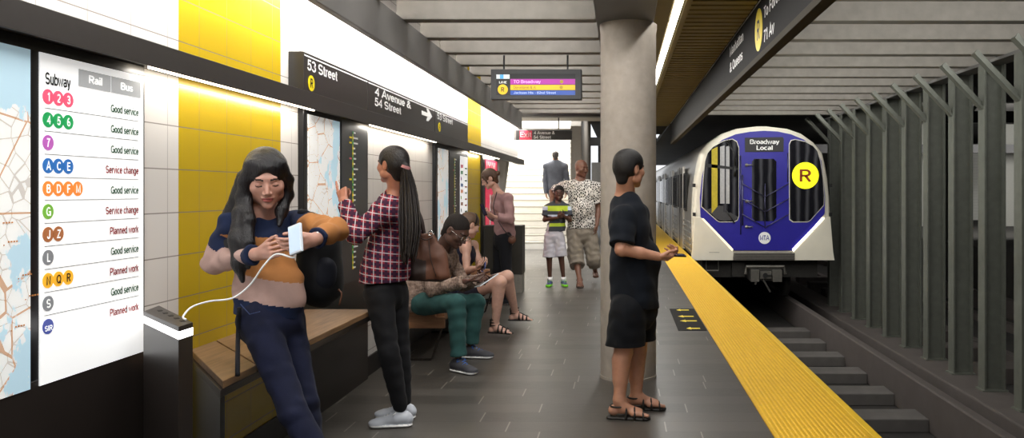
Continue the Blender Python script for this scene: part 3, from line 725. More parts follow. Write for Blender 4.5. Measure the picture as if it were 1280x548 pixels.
def rdisc(s, y, h, r):
    d_ = MB().disc((SXW+.001, y, hz(h)), AX, AU, r, .003).build('route_disc', m_yel, s)
    MB().text('R', (SXW+.0045, y, hz(h)-r*.56), AX, AU, r*.86, r*1.15, align='c').build('lettering', m_btext, d_)
s = wsign(379.5, 460, 'black wall sign reading 53 Street with yellow R disc beneath the name')
MB().text('53 Street', (SXW, 4.73, hz(.718)), AX, AU, .50, .064).build('lettering', m_wtext, s); rdisc(s, 4.79, .645, .047)
s = wsign(460, 543.5, 'black wall sign reading 4 Avenue & 54 Street with a white arrow')
MB().text('4 Avenue &', (SXW, 6.02, hz(.725)), AX, AU, 1.04, .062).text('54 Street', (SXW, 6.02, hz(.645)), AX, AU, .72, .062).build('lettering', m_wtext, s)
MB().prism([(0,-.018),(.22,-.018),(.18,-.06),(.245,-.06),(.40,0),(.245,.06),(.18,.06),(.22,.018),(0,.018)], (SXW+.001, 7.44, hz(.730)), AX, AU, V(1,0,0), .003).build('arrow', m_wtext, s)
s = wsign(543.5, 585, 'black wall sign reading 53 Street at the far end of the row of signs')
MB().text('53 Street', (SXW, 8.06, hz(.728)), AX, AU, .74, .066).build('lettering', m_wtext, s); rdisc(s, 8.16, .652, .047)

# ================================================================== information panels
m_board = EM('board_white', '#f4f4f3', .55)
t = NT('map_print'); X_, Y_, Z_ = t.xyz()
cmb = t.n('ShaderNodeCombineXYZ'); t.link(Y_, cmb.inputs[0]); t.link(Z_, cmb.inputs[1])
w = t.ramp(t.noise(2.2, 6, cmb.outputs[0], .62, (1.5,.8,1)), .555, .57)
def vor(sc_, wd_):
    v = t.n('ShaderNodeTexVoronoi', feature='DISTANCE_TO_EDGE'); t.link(cmb.outputs[0], v.inputs['Vector']); v.inputs['Scale'].default_value = sc_
    return t.math('LESS_THAN', v.outputs['Distance'], wd_)
ln = t.math('MULTIPLY', vor(5.5, .018), t.math('SUBTRACT', 1.0, w)); ln2 = t.math('MULTIPLY', vor(14, .03), t.math('SUBTRACT', 1.0, w))
c = t.mix(w, hexc('#f0f0ec'), hexc('#b9d6e4')); c = t.mix(t.math('MULTIPLY', ln2, .55), c, hexc('#a0938a')); c = t.mix(t.math('MULTIPLY', ln, .8), c, hexc('#c08a5a'))
t.link(c, t.b.inputs['Emission Color']); t.b.inputs['Emission Strength'].default_value = .38; t.out(c, .3); m_map = t.m
PX = 1.915
def panel(y0, y1, label, low=0.0):
    s = empty('information_panel', (-1.93, (y0+y1)/2, 0), label, 'panel', None)
    MB().box(WX, -PX, y0, y1, .80, hz(.50)).build('frame', m_frame, s, bevel=.003)
    MB().box(WX, -PX, y0, y1, low, .80).build('lower_cladding', m_brownpanel, s, bevel=.003)
    return s
def plate(s, px0, px1, ht, hb, m, name):
    y0 = 1915/(777-px0); y1 = 1915/(777-px1)
    return MB().box(-PX, -PX+.004, y0, y1, EYE-hb*PX, EYE+ht*PX).build(name, m, s), y0, y1
# A: service status board
A = panel(.9, 1915/(777-181), 'black wall panel holding the subway service status board nearest the camera')
plate(A, 700-1180, 36.5, .239, .335, m_map, 'area_map')
for z_, y_ in ((1.25, 2.47), (1.14, 2.53), (1.07, 2.56), (1.31, 2.45), (.98,2.5)):
    MB().text('. ----', (-PX+.0045, y_, z_), AX, AU, .06, .03).build('map_mark', M('map_orange', '#d08a4a', .6), A)
brd, by0, by1 = plate(A, 48.5, 178, .239, .335, m_board, 'service_board')
BX = -PX + .004; xo = PX/1.94
def bt(words, px, zc, w, h, m, align='l', nm='lettering', par=None):
    y = 1915/(777-px); return MB().text(words, (BX, y, zc - h/2), AX, AU, w, h, align=align).build(nm, m, par or brd)
bt('Subway', 54.6, hz(.196*PX), 1915/(777-86.5)-1915/(777-54.6), .040, m_btext)
m_tab = EM('tab_grey', '#a9aaab', .35); m_lit = EM('lit_white', '#f6f6f4', .55)
for px0, px1, wds in ((96.5, 136.5, 'Rail'), (137.5, 174, 'Bus')):
    y0 = 1915/(777-px0); y1 = 1915/(777-px1)
    tb = MB().box(BX, BX+.002, y0, y1, hz(.193*PX), hz(.225*PX)).build('tab', m_tab, brd)
    MB().text(wds, (BX+.002, (y0+y1)/2, hz(.202*PX)), AX, AU, (y1-y0)*.42, .028, align='c').build('lettering', m_lit, tb)
rows = [('123', '#ea5a78', 0), ('456', '#1f9e57', 0), ('7', '#b660b4', 0), ('ACE', '#2f6db3', 1), ('BDFM', '#f08a3c', 0), ('G', '#76b043', 1), ('JZ', '#a5673f', 2), ('L', '#808285', 0), ('NQR', '#f7b733', 2), ('S', '#808285', 0), ('SIR', '#2d3f96', 2)]
sts = [('Good service', '#0c4f26', .175), ('Service change', '#9a121c', .205), ('Planned work', '#9a121c', .18)]
zr = lambda i: EYE + .3185*PX/1.94 - .0776*PX/1.94*i
for i, (ls, colr, st) in enumerate(rows):
    z_ = zr(i); one = ls == 'SIR'
    for j, ch in enumerate([ls] if one else ls):
        y_ = 1915/(777-58.3) + .0485*j
        d_ = MB().disc((BX, y_, z_), AX, AU, .0255, .0015, n=28).build('route_disc', EM('lit_disc_' + colr[1:], colr, .4), brd)
        MB().text(ch, (BX+.0015, y_, z_-.0145), AX, AU, .036 if one else None, .018 if one else .029, align='c').build('lettering', m_btext if ls == 'NQR' else m_lit, d_)
    wds, c_, wd_ = sts[st]
    bt(wds, 171.5, z_ - .004, wd_*.98, .028, M('status_' + c_[1:], c_, .5, var=.02), 'r')
    if i < 10: MB().box(BX, BX+.0012, 1915/(777-54), 1915/(777-171.5), z_-.0395, z_-.0375).build('rule', M('rule_grey', '#8c8c8c', .6), brd)
# B: map and line strip
m_strip = M('line_panel', '#3b3d3e', .35, var=.05)
m_lime = EM('lime', '#a8c832', .25)
def line_strip(s, px0, px1, n=27, cx=.5, ht=.252, hb=.335):
    o, y0, y1 = plate(s, px0, px1, ht, hb, m_strip, 'line_diagram'); X0 = -PX+.004; yc = y0 + (y1-y0)*cx; zt = EYE+(ht-.035)*PX; zb = EYE-(hb-.05)*PX
    MB().box(X0, X0+.001, yc-.006, yc+.006, zb, zt).build('route_line', m_lime, o)
    b = MB(); b2 = MB(); rr = random.Random(int(px0))
    for i in range(n):
        z = zb + (zt-zb)*i/(n-1)
        b.box(X0, X0+.0015, yc+.018, yc+.018+rr.choice((.03,.04,.05,.09)), z-.006, z+.006)
        b2.disc((X0+.001, yc, z), AX, AU, .012, .001, 0 if rr.random() < .7 else 1, 10)
        if rr.random() < .18: b2.box(X0, X0+.0015, yc-.07, yc-.02, z-.006, z+.006, rr.choice((0,1,2)))
    b.build('station_marks', m_wtext, o); b2.build('station_dots', [m_yel, M('dot_green', '#39a85a', .5), M('dot_red', '#e0707a', .5)], o)
B = panel(1915/(777-379.5), 1915/(777-460), 'tall black wall panel with lit map and dark line strip behind the pointing woman')
plate(B, 384.5, 424, .245, .33, m_map, 'area_map'); line_strip(B, 426.5, 457.5, cx=.42)
# C
C_ = panel(1915/(777-544.5), 1915/(777-584.8), 'black wall panel with map, line strip and small service board behind the seated man')
plate(C_, 547.5, 560, .235, .33, m_map, 'area_map'); line_strip(C_, 561.5, 573.5, 30, .5, .225)
brd2, y0, y1 = plate(C_, 575, 584, .218, .33, m_board, 'service_board')
for i, (ls, colr, st) in enumerate(rows):
    z_ = EYE + .155*PX - .075*i
    if z_ < .8: break
    for j, ch in enumerate(ls[:2]): MB().box(-PX+.004, -PX+.0055, y0+.03+.07*j, y0+.085+.07*j, z_-.02, z_+.02).build('route_mark', M('disc_' + colr[1:], colr, .5), brd2)
    MB().box(-PX+.004, -PX+.0055, y1-.17, y1-.04, z_-.03, z_-.012).build('status_mark', M('status_' + sts[st][1][1:], sts[st][1], .5), brd2)
# D: red poster
y0, y1 = 1915/(777-603.5), 1915/(777-622.5)
D = empty('poster', (-1.93, (y0+y1)/2, .5), 'red poster with white marks in a black frame behind the woman in mauve', 'poster')
MB().box(WX, -PX, y0, y1, .55, hz(.50)).build('frame', m_frame, D, bevel=.003)
pf = MB().box(-PX, -PX+.004, y0+.22, y1-.10, .62, hz(.235*PX)).build('print', EM('poster_red', '#e8345a', .35), D)
b = MB(); rr = random.Random(3)
for k, ch in enumerate('LEAF'): b.text(ch, (-PX+.004, y0+.30+.19*k, hz(.135*PX)), AX, AU, .10, .12)
for k in range(7): b.box(-PX+.004, -PX+.006, y0+.3+.12*k, y0+.33+.12*k, hz(.19*PX)+rr.uniform(-.03,.04), hz(.205*PX)+.03)
b.prism([(0,0),(.09,0),(.13,.35),(.12,.62),(.05,.62),(.02,.3)], (-PX+.004, y0+.52, .75), AX, AU, V(1,0,0), .002)
b.build('white_marks', m_wtext, pf)

# ================================================================== lean bench, kiosks, wooden bench
lb = empty('lean_bench', (-1.75, 3.9, .0), 'wooden lean bench on the yellow tiled wall where the woman with the phone leans', 'bench')
zt, zb_ = .702, .672
def seat_poly(a, b_):   # plan of a board between two wall-side positions, near end slanted
    return [(-1.95, a[0]), (-1.505, a[1]), (-1.505, b_[1]), (-1.95, b_[0])]
MB().prism(seat_poly((3.62, 3.02), (3.84, 3.30)), (0,0,zb_), V(1,0,0), V(0,1,0), V(0,0,1), zt-zb_).build('seat_board', m_wood2, lb, bevel=.003)
MB().prism(seat_poly((3.85, 3.31), (4.86, 4.86)), (0,0,zb_), V(1,0,0), V(0,1,0), V(0,0,1), zt-zb_).build('seat_board', m_wood2, lb, bevel=.003)
MB().prism(seat_poly((3.60, 3.00), (4.87, 4.87)), (0,0,zb_-.03), V(1,0,0), V(0,1,0), V(0,0,1), .03).build('steel_tray', m_brownpanel, lb, bevel=.002)
MB().prism([(-1.95, 3.60), (-1.505, 3.0), (-1.505, 3.035), (-1.95, 3.65)], (0,0,0), V(1,0,0), V(0,1,0), V(0,0,1), zb_-.03).build('side_panel', m_frame, lb, bevel=.002)
def q3(px, py, d): y = d*1000/(py-239); return ((px-777)*y/1000, y)
ki = empty('charging_kiosk', (-1.7, 3.2, 0), 'black charging kiosk with glowing white band beside the lean bench', 'charging kiosk')
kp = [(-1.495, 2.70), (-1.495, 2.79), (-1.85, 3.20), (-1.82, 3.045)]
grow = lambda k: [(x + (x+1.66)*k, y + (y-2.93)*k) for x, y in kp]
MB().prism(kp, (0,0,0), V(1,0,0), V(0,1,0), V(0,0,1), .918).build('body', m_brownpanel, ki, bevel=.003)
MB().prism(grow(.006), (0,0,.918), V(1,0,0), V(0,1,0), V(0,0,1), .026).build('light_band', EM('band_white', '#ffffff', 3.2), ki)
tp = MB().prism(grow(.006), (0,0,.944), V(1,0,0), V(0,1,0), V(0,0,1), .018).build('top', m_brownpanel, ki, bevel=.002)
for k in range(5):
    c_ = V(-1.545, 2.815, .9625) + V(-.055, .061, 0)*k
    MB().obox(c_, nrm(V(-.55,.75,0))*.016, nrm(V(.75,.55,0))*.008, V(0,0,.001)).build('usb_port', m_black, tp)
k2 = empty('bench_end_block', (-1.65, 11.2, 0), 'dark block with pale plinth at the far bench end behind the woman in mauve', 'block')
MB().box(-1.94, -1.378, 11.1, 11.42, .26, .94).build('body', M('block_dark', '#27241f', .5), k2, bevel=.004)
MB().box(-1.94, -1.385, 11.105, 11.41, 0, .26).build('plinth', M('plinth_grey', '#77736c', .6), k2, bevel=.004)
wb = empty('wooden_bench', (-1.7, 7.9, 0), 'wooden platform bench with rod legs carrying the seated man and woman', 'bench')
def L_end(y, name='end_panel'):
    MB().prism([(-1.93,.285), (-1.462,.285), (-1.462,.378), (-1.535,.378), (-1.545,.505), (-1.93,.505)], (0,y,0), V(1,0,0), V(0,0,1), V(0,1,0), .045).build(name, m_wood, wb, bevel=.006)
L_end(6.60); L_end(9.35)
MB().box(-1.93, -1.47, 6.645, 9.35, .345, .405).build('seat', m_wood, wb, bevel=.006)
MB().box(-1.93, -1.90, 6.645, 9.35, .405, .505).build('back_rail', m_wood, wb, bevel=.004)
for y in (6.7, 8.0, 9.3):
    MB().tube([(-1.50, y, .34), (-1.50, y, .29), (-1.585, y, .02), (-1.60, y, .010), (-1.90, y, .010)], .010, 8).build('leg', m_rod, wb, True)

# ================================================================== stairs at the end
m_step = M('stair_stone', '#e2dfd8', .6, var=.05, scale=3)
m_nose = M('stair_nosing', '#a9a498', .6, var=.05)
sx0, sx1, sy, sr, sd = -4.1, -1.24, 19.5, .17, .29
st = MB()
for i in range(20):
    st.box(sx0, sx1, sy+sd*i, sy+sd*(i+1)+.02, max(0, sr*i-.3), sr*(i+1)-.028); st.box(sx0, sx1, sy+sd*i-.012, sy+sd*(i+1), sr*(i+1)-.028, sr*(i+1), 1)
so = st.build('staircase', [m_step, m_nose], loc=(-2.6, 19.5, 0)); tag(so, 'pale stone staircase rising to the exit at the platform end', 'stairs')
pier = empty('stair_parapet', (-1.13, 20, 0), 'dark grey parapet pier on the right of the staircase', 'parapet')
MB().prism([(19.4, 0), (19.4, 3.0), (19.9, 3.35), (20.3, 3.3), (21.5, 4.0), (25.5, 5.2), (25.5, 0)], (-1.24,0,0), V(0,1,0), V(0,0,1), V(1,0,0), .26).build('wall_panel', M('parapet_grey', '#6d675f', .7, var=.06), pier, bevel=.01)
m_shaft = M('shaft_white', '#e3dfd7', .5, var=.03)
struct(MB().box(-4.4, -4.1, 12.9, 27, 0, 6), 'wall_stair_left', m_shaft)
struct(MB().box(-4.4, -1.0, 25.6, 25.9, 0, 7), 'wall_stair_back', m_shaft)
struct(MB().box(-4.4, -2.25, 12.75, 12.95, 0, 3.15), 'wall_return', m_shaft)
struct(MB().box(-4.4, -1.0, 19.2, 26, 6.0, 6.1), 'ceiling_stair', m_shaft)
struct(MB().box(-4.4, 1.2, 13.6, 19.2, 3.10, 3.3), 'ceiling_passage', M('passage_grey', '#a5a099', .7))
struct(MB().box(-4.4, -1.0, 19.1, 19.2, 3.1, 6.0), 'wall_stair_lintel', m_shaft)
# slanted column beside the canopy end
slc = MB().prism([(-2.62, 0), (-2.36, 0), (-1.93, 3.12), (-2.19, 3.12)], (0, 14.6, 0), V(1,0,0), V(0,0,1), V(0,1,0), .3).build('slanted_column', M('column_pale', '#a39e98', .5, var=.05), bevel=.01, loc=(-2.3, 14.7, 0))
tag(slc, 'pale grey slanted column beyond the end of the tiled wall', 'column')
# exit sign
Ye = 14.5; ex = empty('exit_sign', (P(670,0,Ye)[0], Ye, P(0,175,Ye)[2]), 'hanging exit sign reading Exit, 4 Avenue & 54 Street', 'sign')
g = lambda x, y: P(x, y, Ye)
MB().box(g(645,0)[0], g(715,0)[0], Ye, Ye+.06, g(0,175)[2], g(0,161.3)[2]).build('panel', M('sign_charcoal', '#2c2927', .36), ex, bevel=.003)
MB().box(g(625.5,0)[0], g(645,0)[0], Ye, Ye+.06, g(0,175)[2], g(0,161.3)[2]).build('glare_panel', M('sign_glare', '#9d9894', .5), ex, bevel=.003)  # glare over the left of the sign, put in as a pale grey panel
rp = MB().box(g(649.5,0)[0], g(665,0)[0], Ye-.004, Ye, g(0,174.6)[2], g(0,163.4)[2]).build('exit_field', M('exit_red', '#e2415a', .45), ex)
a = g(650.3, 171.5); MB().text('Exit', (a[0], Ye-.004, a[2]), V(1,0,0), V(0,0,1), .20, .095, bold=False).build('lettering', m_wtext, rp)
b = MB(); a = g(667, 168.0); b.text('4 Avenue &', (a[0], Ye, a[2]), V(1,0,0), V(0,0,1), .385, .055); a = g(667, 173.4); b.text('54 Street', (a[0], Ye, a[2]), V(1,0,0), V(0,0,1), .315, .055); b.build('lettering', m_wtext, ex)
MB().box(g(625.5,0)[0], g(715,0)[0], Ye-.002, Ye, g(0,162.9)[2], g(0,162.4)[2]).build('stripe', m_wtext, ex)
MB().tube([g(698, 161.3)+V(0,.03,0), V(g(698,0)[0], Ye+.03, 3.10)], .012, 8).build('hanger_rod', m_black, ex)
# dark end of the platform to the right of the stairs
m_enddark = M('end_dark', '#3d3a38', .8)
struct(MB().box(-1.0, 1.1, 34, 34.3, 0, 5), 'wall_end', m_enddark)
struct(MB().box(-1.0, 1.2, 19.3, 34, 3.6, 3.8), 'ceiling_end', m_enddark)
b = MB().box(-.98, 0.4, 26, 26.1, .3, 2.35); struct(b, 'wall_end_panel', M('panel_pale', '#b9b6b2', .5))
tag(MB().box(-.98, 1.1, 25, 25.3, 2.85, 3.1).build('cross_beam', m_dark, loc=(0, 25.1, 2.9)), 'dark cross beam in the passage right of the stairs', 'beam')

# ================================================================== track side
struct(MB().box(1.4, 30, Y0, 60, -1.8, -1.5), 'floor_track', m_bed)
prof = lambda pts, y0, y1, nm, m: struct(MB().prism(pts, (0,y0,0), V(1,0,0), V(0,0,1), V(0,1,0), y1-y0), nm, m, bevel=.025)
prof([(3.71,-1.5),(3.86,-1.5),(3.86,-.985),(3.72,-.975),(3.71,-.99)], 2, 60, 'trim_1', m_curb)
prof([(4.47,-1.5),(5.08,-1.5),(5.08,-1.21),(4.47,-1.21)], 2, 60, 'trim_2', m_curb)
k = 0
for i in range(-3, 6):
    y = 9.65 + 1.21*i
    o = MB().box(1.75, 3.71, y, y+.46, -1.5, -1.335).build('tie_block', m_tie, bevel=.012, loc=(2.7, y, -1.5))
    tag(o, f'wide concrete tie block on the near track bed, {ordn[k]} counted from the camera', 'tie block', 'tie blocks on the near track'); k += 1
def icol(x0, x1, y0, y1, z0, z1, tf=.022, m=0):
    b = MB(); b.box(x0, x0+tf, y0, y1, z0, z1, m).box(x1-tf, x1, y0, y1, z0, z1, m).box(x0+tf, x1-tf, (y0+y1)/2-.012, (y0+y1)/2+.012, z0, z1, m); return b
for i in range(-2, 9):
    y = 10.47 + .975*i
    r_ = empty('steel_column', (4.9, y, -1.21), f'grey green steel track column with knee brace, {ordn[i+2]} from the near end of the row', 'steel column', 'steel columns between the tracks')
    icol(4.75, 5.03, y, y+.19, -1.21, hz(1.66)).build('shaft', m_col, r_)
    MB().box(4.72, 5.06, y-.02, y+.21, -1.21, -1.19).build('base_plate', m_col, r_)
    a_ = V(4.80, y+.095, hz(1.04)); c_ = V(4.22, y+.095, hz(1.655))
    MB().bar(a_, c_, .11, .03, 0, (1,0,1)).bar(a_+V(.025,0,.025), c_+V(.025,0,.025), .02, .06, 0, (1,0,1)).build('knee_brace', m_col, r_)
tag(MB().box(4.76, 5.02, 5, 19, hz(1.66), hz(1.70)).build('header_beam', m_steelgrey, loc=(4.9, 8, hz(1.62))), 'dark header beam along the tops of the steel track columns', 'beam')
struct(MB().box(1.4, 30, Y0-.3, Y0, -1.8, 4.3), 'wall_light_block', m_tunnel)  # unseen wall added behind the camera to keep world light off the tracks
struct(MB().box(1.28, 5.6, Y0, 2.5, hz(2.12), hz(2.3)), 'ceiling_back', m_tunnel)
# the tracks and platform beyond the columns
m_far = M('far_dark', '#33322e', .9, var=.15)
struct(MB().box(5.08, 9.0, 2, 60, -1.5, -1.42), 'floor_far_track', m_bed)
for k_, (x, z) in enumerate(((6.3, -1.25), (7.75, -1.25), (8.6, -1.0))):
    struct(MB().box(x, x+.16, 2, 60, -1.42, z), 'trim_%d' % (3+k_), m_curb)
for i in range(12):
    y = 8.6 + 1.55*i
    o = MB().box(5.35, 6.25, y, y+.5, -1.42, -1.18).build('niche_block', m_curb, bevel=.01, loc=(5.8, y, -1.42))
    tag(o, 'concrete block on the far track bed behind the row of steel columns', 'block', 'concrete blocks on the far track bed')
struct(MB().box(9.0, 30, 2, 45, -1.5, -.0), 'floor_far_platform', m_tunnel)
struct(MB().box(4.6, 30, 45, 45.3, -1.5, 6), 'wall_far', m_far)
struct(MB().box(24, 24.3, 2, 45, 0, 6), 'wall_right', m_tunnel)
struct(MB().box(5.6, 30, Y0, 60, 4.1, 4.3), 'ceiling_far', m_tunnel)
struct(MB().box(1.4, 5.6, 19, 60, 3.35, 3.5), 'ceiling_tunnel', m_tunnel)
m_farcol = M('far_column', '#8b8b84', .7, var=.05)
for k_, x in enumerate((11.6, 15.2, 18.9, 22.5)):
    o = MB().box(x, x+1.5, 32, 32.5, 0, 4.1).build('far_pier', m_farcol, bevel=.02, loc=(x+.7, 32.2, 0)); tag(o, f'wide pale grey pier on the far platform, {ordn[k_]} from the train', 'pier', 'piers on the far platform')
b = MB().box(13.0, 24, 39, 39.1, 0, 3.3)
t = NT('far_tile'); X_, Y_, Z_ = t.xyz(); g_ = t.math('MAXIMUM', t.math('LESS_THAN', t.math('FRACT', t.math('MULTIPLY', X_, 5.0)), .08), t.math('LESS_THAN', t.math('FRACT', t.math('MULTIPLY', Z_, 7.0)), .1))
t.out(t.mix(t.math('MULTIPLY', g_, .4), hexc('#dcdcd4'), hexc('#8a8a84')), .4); struct(b, 'wall_far_tiled', t.m)
for k_, (y, z) in enumerate(((16, 3.2), (22, 3.3), (30, 2.85))):
    o = MB().box(5.6, 24, y, y+.25, z, z+.32).build('cross_beam', m_dark, loc=(10, y, z)); tag(o, f'dark horizontal beam across the space behind the steel columns, {ordn[k_]} from the front', 'beam', 'dark beams behind the columns')
for k_, (y,) in enumerate(((12,), (17,), (23,))):
    for x in (9.3,):
        r_ = empty('steel_column', (x, y, 0), f'dark steel column with braces across the far track, {ordn[k_]} from the front', 'steel column', 'steel columns across the far track')
        icol(x, x+.28, y, y+.25, 0, 4.1).build('shaft', m_col, r_)
        for sg_ in (-1, 1): MB().bar((x+.14, y+.12, 2.9), (x+.14+sg_*.9, y+.12, 4.0), .10, .08).build('knee_brace', m_col, r_)
# station lights, and unseen fill lamps added among them
area('cove_light', (-1.70, 6.0, hz(1.20)), (.10, 18), 215, (-1, 0, -.55), (1,.985,.95), 120)
for i in range(-2, 10):
    y = 5.89 + .7056*i + .15; area('beam_fill', (-.92, y, hz(1.42)), (1.3, .08), 8.5, (0, 1, -.30), (1,.98,.95))  # added fill hidden behind each beam, brightens the next beam's front
for i in range(-2, 10):
    y = 7.98 + .98*i + .19; area('beam_fill', (3.2, y, hz(1.84)), (3.4, .08), 16, (0, 1, -.30), (1,.99,.95))  # same added fill for the beams over the tracks
area('column_fill', (1.30, 10.5, hz(1.25)), (.06, 12), 90, (1, 0, -.30), (.95,1,.94), 120)  # added fill aimed at the platform side of the steel columns
for y in np.arange(3.9, 18, 2.3): area('linear_lamp', (.4875, y, hz(1.585)), (.07, 2.2), 18, (0,0,-1), (1,.98,.94))
for x, y in ((-.6, 1.2), (-.6, 2.6), (-.75, 4.3)): area('front_fill', (x, y, 3.05), (1.2, .5), 42, (-.15, .35, -1), (1,.985,.96))  # added front fill above the frame for the near left
area('stair_light', (-2.7, 21.5, 5.9), (2.4, 3.5), 1300, (0,-.1,-1), (1,.985,.95))
area('passage_light', (-2.6, 16.2, 3.05), (2.6, 2.6), 260, (0,.1,-1))
area('end_light', (-.3, 22, 3.5), (.8, 2), 60, (0,.1,-1))
area('far_platform_fill', (15, 24, 4.0), (12, 3), 1500, (0,1,-.25))  # added fill to brighten the far piers and tiled wall
area('far_track_fill', (7, 9, 4.0), (2.4, 6), 70, (0,.2,-1))  # added fill so the blocks on the far track bed show
# ================================================================== train
YT = 17.0
tr = empty('subway_train', (2.98, YT, -.9), 'silver subway train with blue front arriving at the platform', 'train')
m_sil = M('stainless', '#b9b6b0', .32, metal=.85, var=.06, scale=4, bump=.03)
m_fr = M('front_white', '#dcd6c6', .35, var=.04, scale=3)
m_blue = M('train_blue', '#2a2590', .28, var=.05, scale=3, spec=.6)
m_glass = M('cab_glass', '#191a1f', .08, var=.1, spec=.8)
m_under = M('undercarriage', '#2c2a27', .8, var=.2)
m_metal = M('bare_metal', '#8f8d88', .35, metal=.8)
T = lambda zx, zy, y=YT: P(810 + zx/2.284, 140 + zy/2.284, y)     # helper for reading measured front points
half = [(340,40),(400,47),(440,61),(475,86),(500,115),(508,145),(516,190),(521,240),(523,290),(522,360),(519,418)]
cx = T(327, 0)[0]
out = []
for zx, zy in half: p = T(zx, zy); out.append((p[0]-cx, p[2]))
outl = [(x, z) for x, z in out] + [(-x, z) for x, z in out[::-1]]
outl.insert(len(out)*2, (0, out[0][1]+.012)) if False else None
def ring(y, s=1.0, dz=0.0, extra=0.0):
    zc = 1.2
    return [(cx + x*s, y, zc + (z-zc)*s + dz) for x, z in outl]
b = MB(); rings = [ring(YT+.02, .955), ring(YT+.05, .982), ring(YT+.13, 1.0), ring(YT+.55, 1.005), ring(62, 1.005)]
vs = [p for r_ in rings for p in r_]; n = len(outl); fs = []
for i in range(len(rings)-1):
    for j in range(n): fs.append((i*n+j, (i+1)*n+j, (i+1)*n+(j+1)%n, i*n+(j+1)%n))
fs.append(tuple(range(n)))
ms = [0]*(3*n) + [1]*n + [0]
b.add(vs, fs); b.m = ms
body = b.build('body_shell', [m_fr, m_sil], tr, True); body.modifiers.new('e', 'EDGE_SPLIT').split_angle = .7
# blue mask
mp = [(150,300),(148,245),(154,185),(165,140),(180,108),(212,80),(250,64),(290,57),(330,54),(370,56),(408,64),(445,80),(478,106),(494,140),(500,190),(505,240),(504,290),(420,396),(245,396)]
def poly(pts, y0, t_, name, m, par, mir=False, bevel=0):
    pp = [T(a, b_, YT) for a, b_ in pts]
    return MB().prism([(q[0], q[2]) for q in pp], (0, y0, 0), V(1,0,0), V(0,0,1), V(0,1,0), t_).build(name, m, par, bevel=bevel)
mask = poly(mp, YT-.025, .06, 'front_mask', m_blue, tr, bevel=.006)
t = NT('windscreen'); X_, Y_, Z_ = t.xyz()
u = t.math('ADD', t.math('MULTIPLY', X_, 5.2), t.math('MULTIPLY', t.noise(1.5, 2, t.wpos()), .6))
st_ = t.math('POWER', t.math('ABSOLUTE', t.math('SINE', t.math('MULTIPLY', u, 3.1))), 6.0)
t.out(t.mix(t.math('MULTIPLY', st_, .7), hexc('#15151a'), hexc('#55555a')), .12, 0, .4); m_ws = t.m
m_seal = M('window_seal', '#d8d4c4', .4)
def win(pts, name, grow_=4):
    c0 = (sum(p[0] for p in pts)/len(pts), sum(p[1] for p in pts)/len(pts))
    big = [(c0[0]+(p[0]-c0[0])*1.035, c0[1]+(p[1]-c0[1])*1.02) for p in pts]
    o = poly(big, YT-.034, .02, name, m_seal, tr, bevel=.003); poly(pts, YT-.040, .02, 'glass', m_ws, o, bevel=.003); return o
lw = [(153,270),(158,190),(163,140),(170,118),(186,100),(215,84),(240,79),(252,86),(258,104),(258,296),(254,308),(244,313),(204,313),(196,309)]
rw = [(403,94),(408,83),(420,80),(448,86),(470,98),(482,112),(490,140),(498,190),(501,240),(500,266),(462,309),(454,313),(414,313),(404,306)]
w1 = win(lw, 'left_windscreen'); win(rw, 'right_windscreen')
# the platform seen in the left windscreen is real glass reflection; grab poles and seats inside stand just behind it
poly([(181,108),(198,100),(198,270),(181,290)], YT-.043, .004, 'interior_pole', M('pole_yellow', '#b9a51f', .5), w1)
poly([(162,147),(256,160),(256,166),(162,158)], YT-.043, .004, 'interior_rail', m_black, w1)
poly([(165,300-20),(200,268),(215,268),(215,286),(236,288),(256,300),(250,310),(204,310)], YT-.042, .003, 'dash_panel', M('dash_grey', '#3c3b3d', .6), w1)
for a_, b_ in ((205, 218), (222, 232)): poly([(a_,100),(b_,96),(b_,262),(a_,262)], YT-.042, .003, 'interior_panel', M('interior_pale', '#a8a7a8', .5), w1)
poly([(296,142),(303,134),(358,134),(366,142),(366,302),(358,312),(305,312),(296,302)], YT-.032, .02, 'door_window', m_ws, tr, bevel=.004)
ds = poly([(276,74),(384,72),(387,78),(386,114),(276,115)], YT-.036, .02, 'destination_sign', M('sign_box', '#1d1c1e', .35), tr, bevel=.003)
for wd_, yy, w_ in (('Broadway', 92, 84), ('Local', 109, 46)):
    q = T(332, yy, YT); MB().text(wd_, (q[0], YT-.036, q[2]), V(1,0,0), V(0,0,1), w_/2.284*YT/1000, .095, align='c').build('lettering', m_wtext, ds)
q = T(448, 182); rd = MB().disc((q[0], YT-.045, q[2]), V(1,0,0), V(0,0,1), .283, .006, n=48).build('route_disc', EM('disc_bright', '#f2ee1f', .75), tr)
MB().text('R', (q[0], YT-.052, q[2]-.13), V(1,0,0), V(0,0,1), .25, .26, align='c').build('lettering', EM('route_letter', '#8a3a12', .2), rd)
q = T(332, 360); lg = MB().disc((q[0], YT-.028, q[2]), V(1,0,0), V(0,0,1), .128, .005, n=40).build('logo', m_wtext, tr)
MB().text('MTA', (q[0], YT-.034, q[2]-.045), V(1,0,0), V(0,0,1), .20, .10, align='c').build('lettering', m_blue, lg)
poly([(246,402),(418,402),(418,424),(244,424)], YT-.05, .12, 'bumper_sill', M('sill_grey', '#6b6760', .5, metal=.4), tr, bevel=.01)
for k_ in (407, 413, 419): poly([(248,k_),(416,k_),(416,k_+1.5),(248,k_+1.5)], YT-.056, .01, 'sill_groove', m_black, tr)
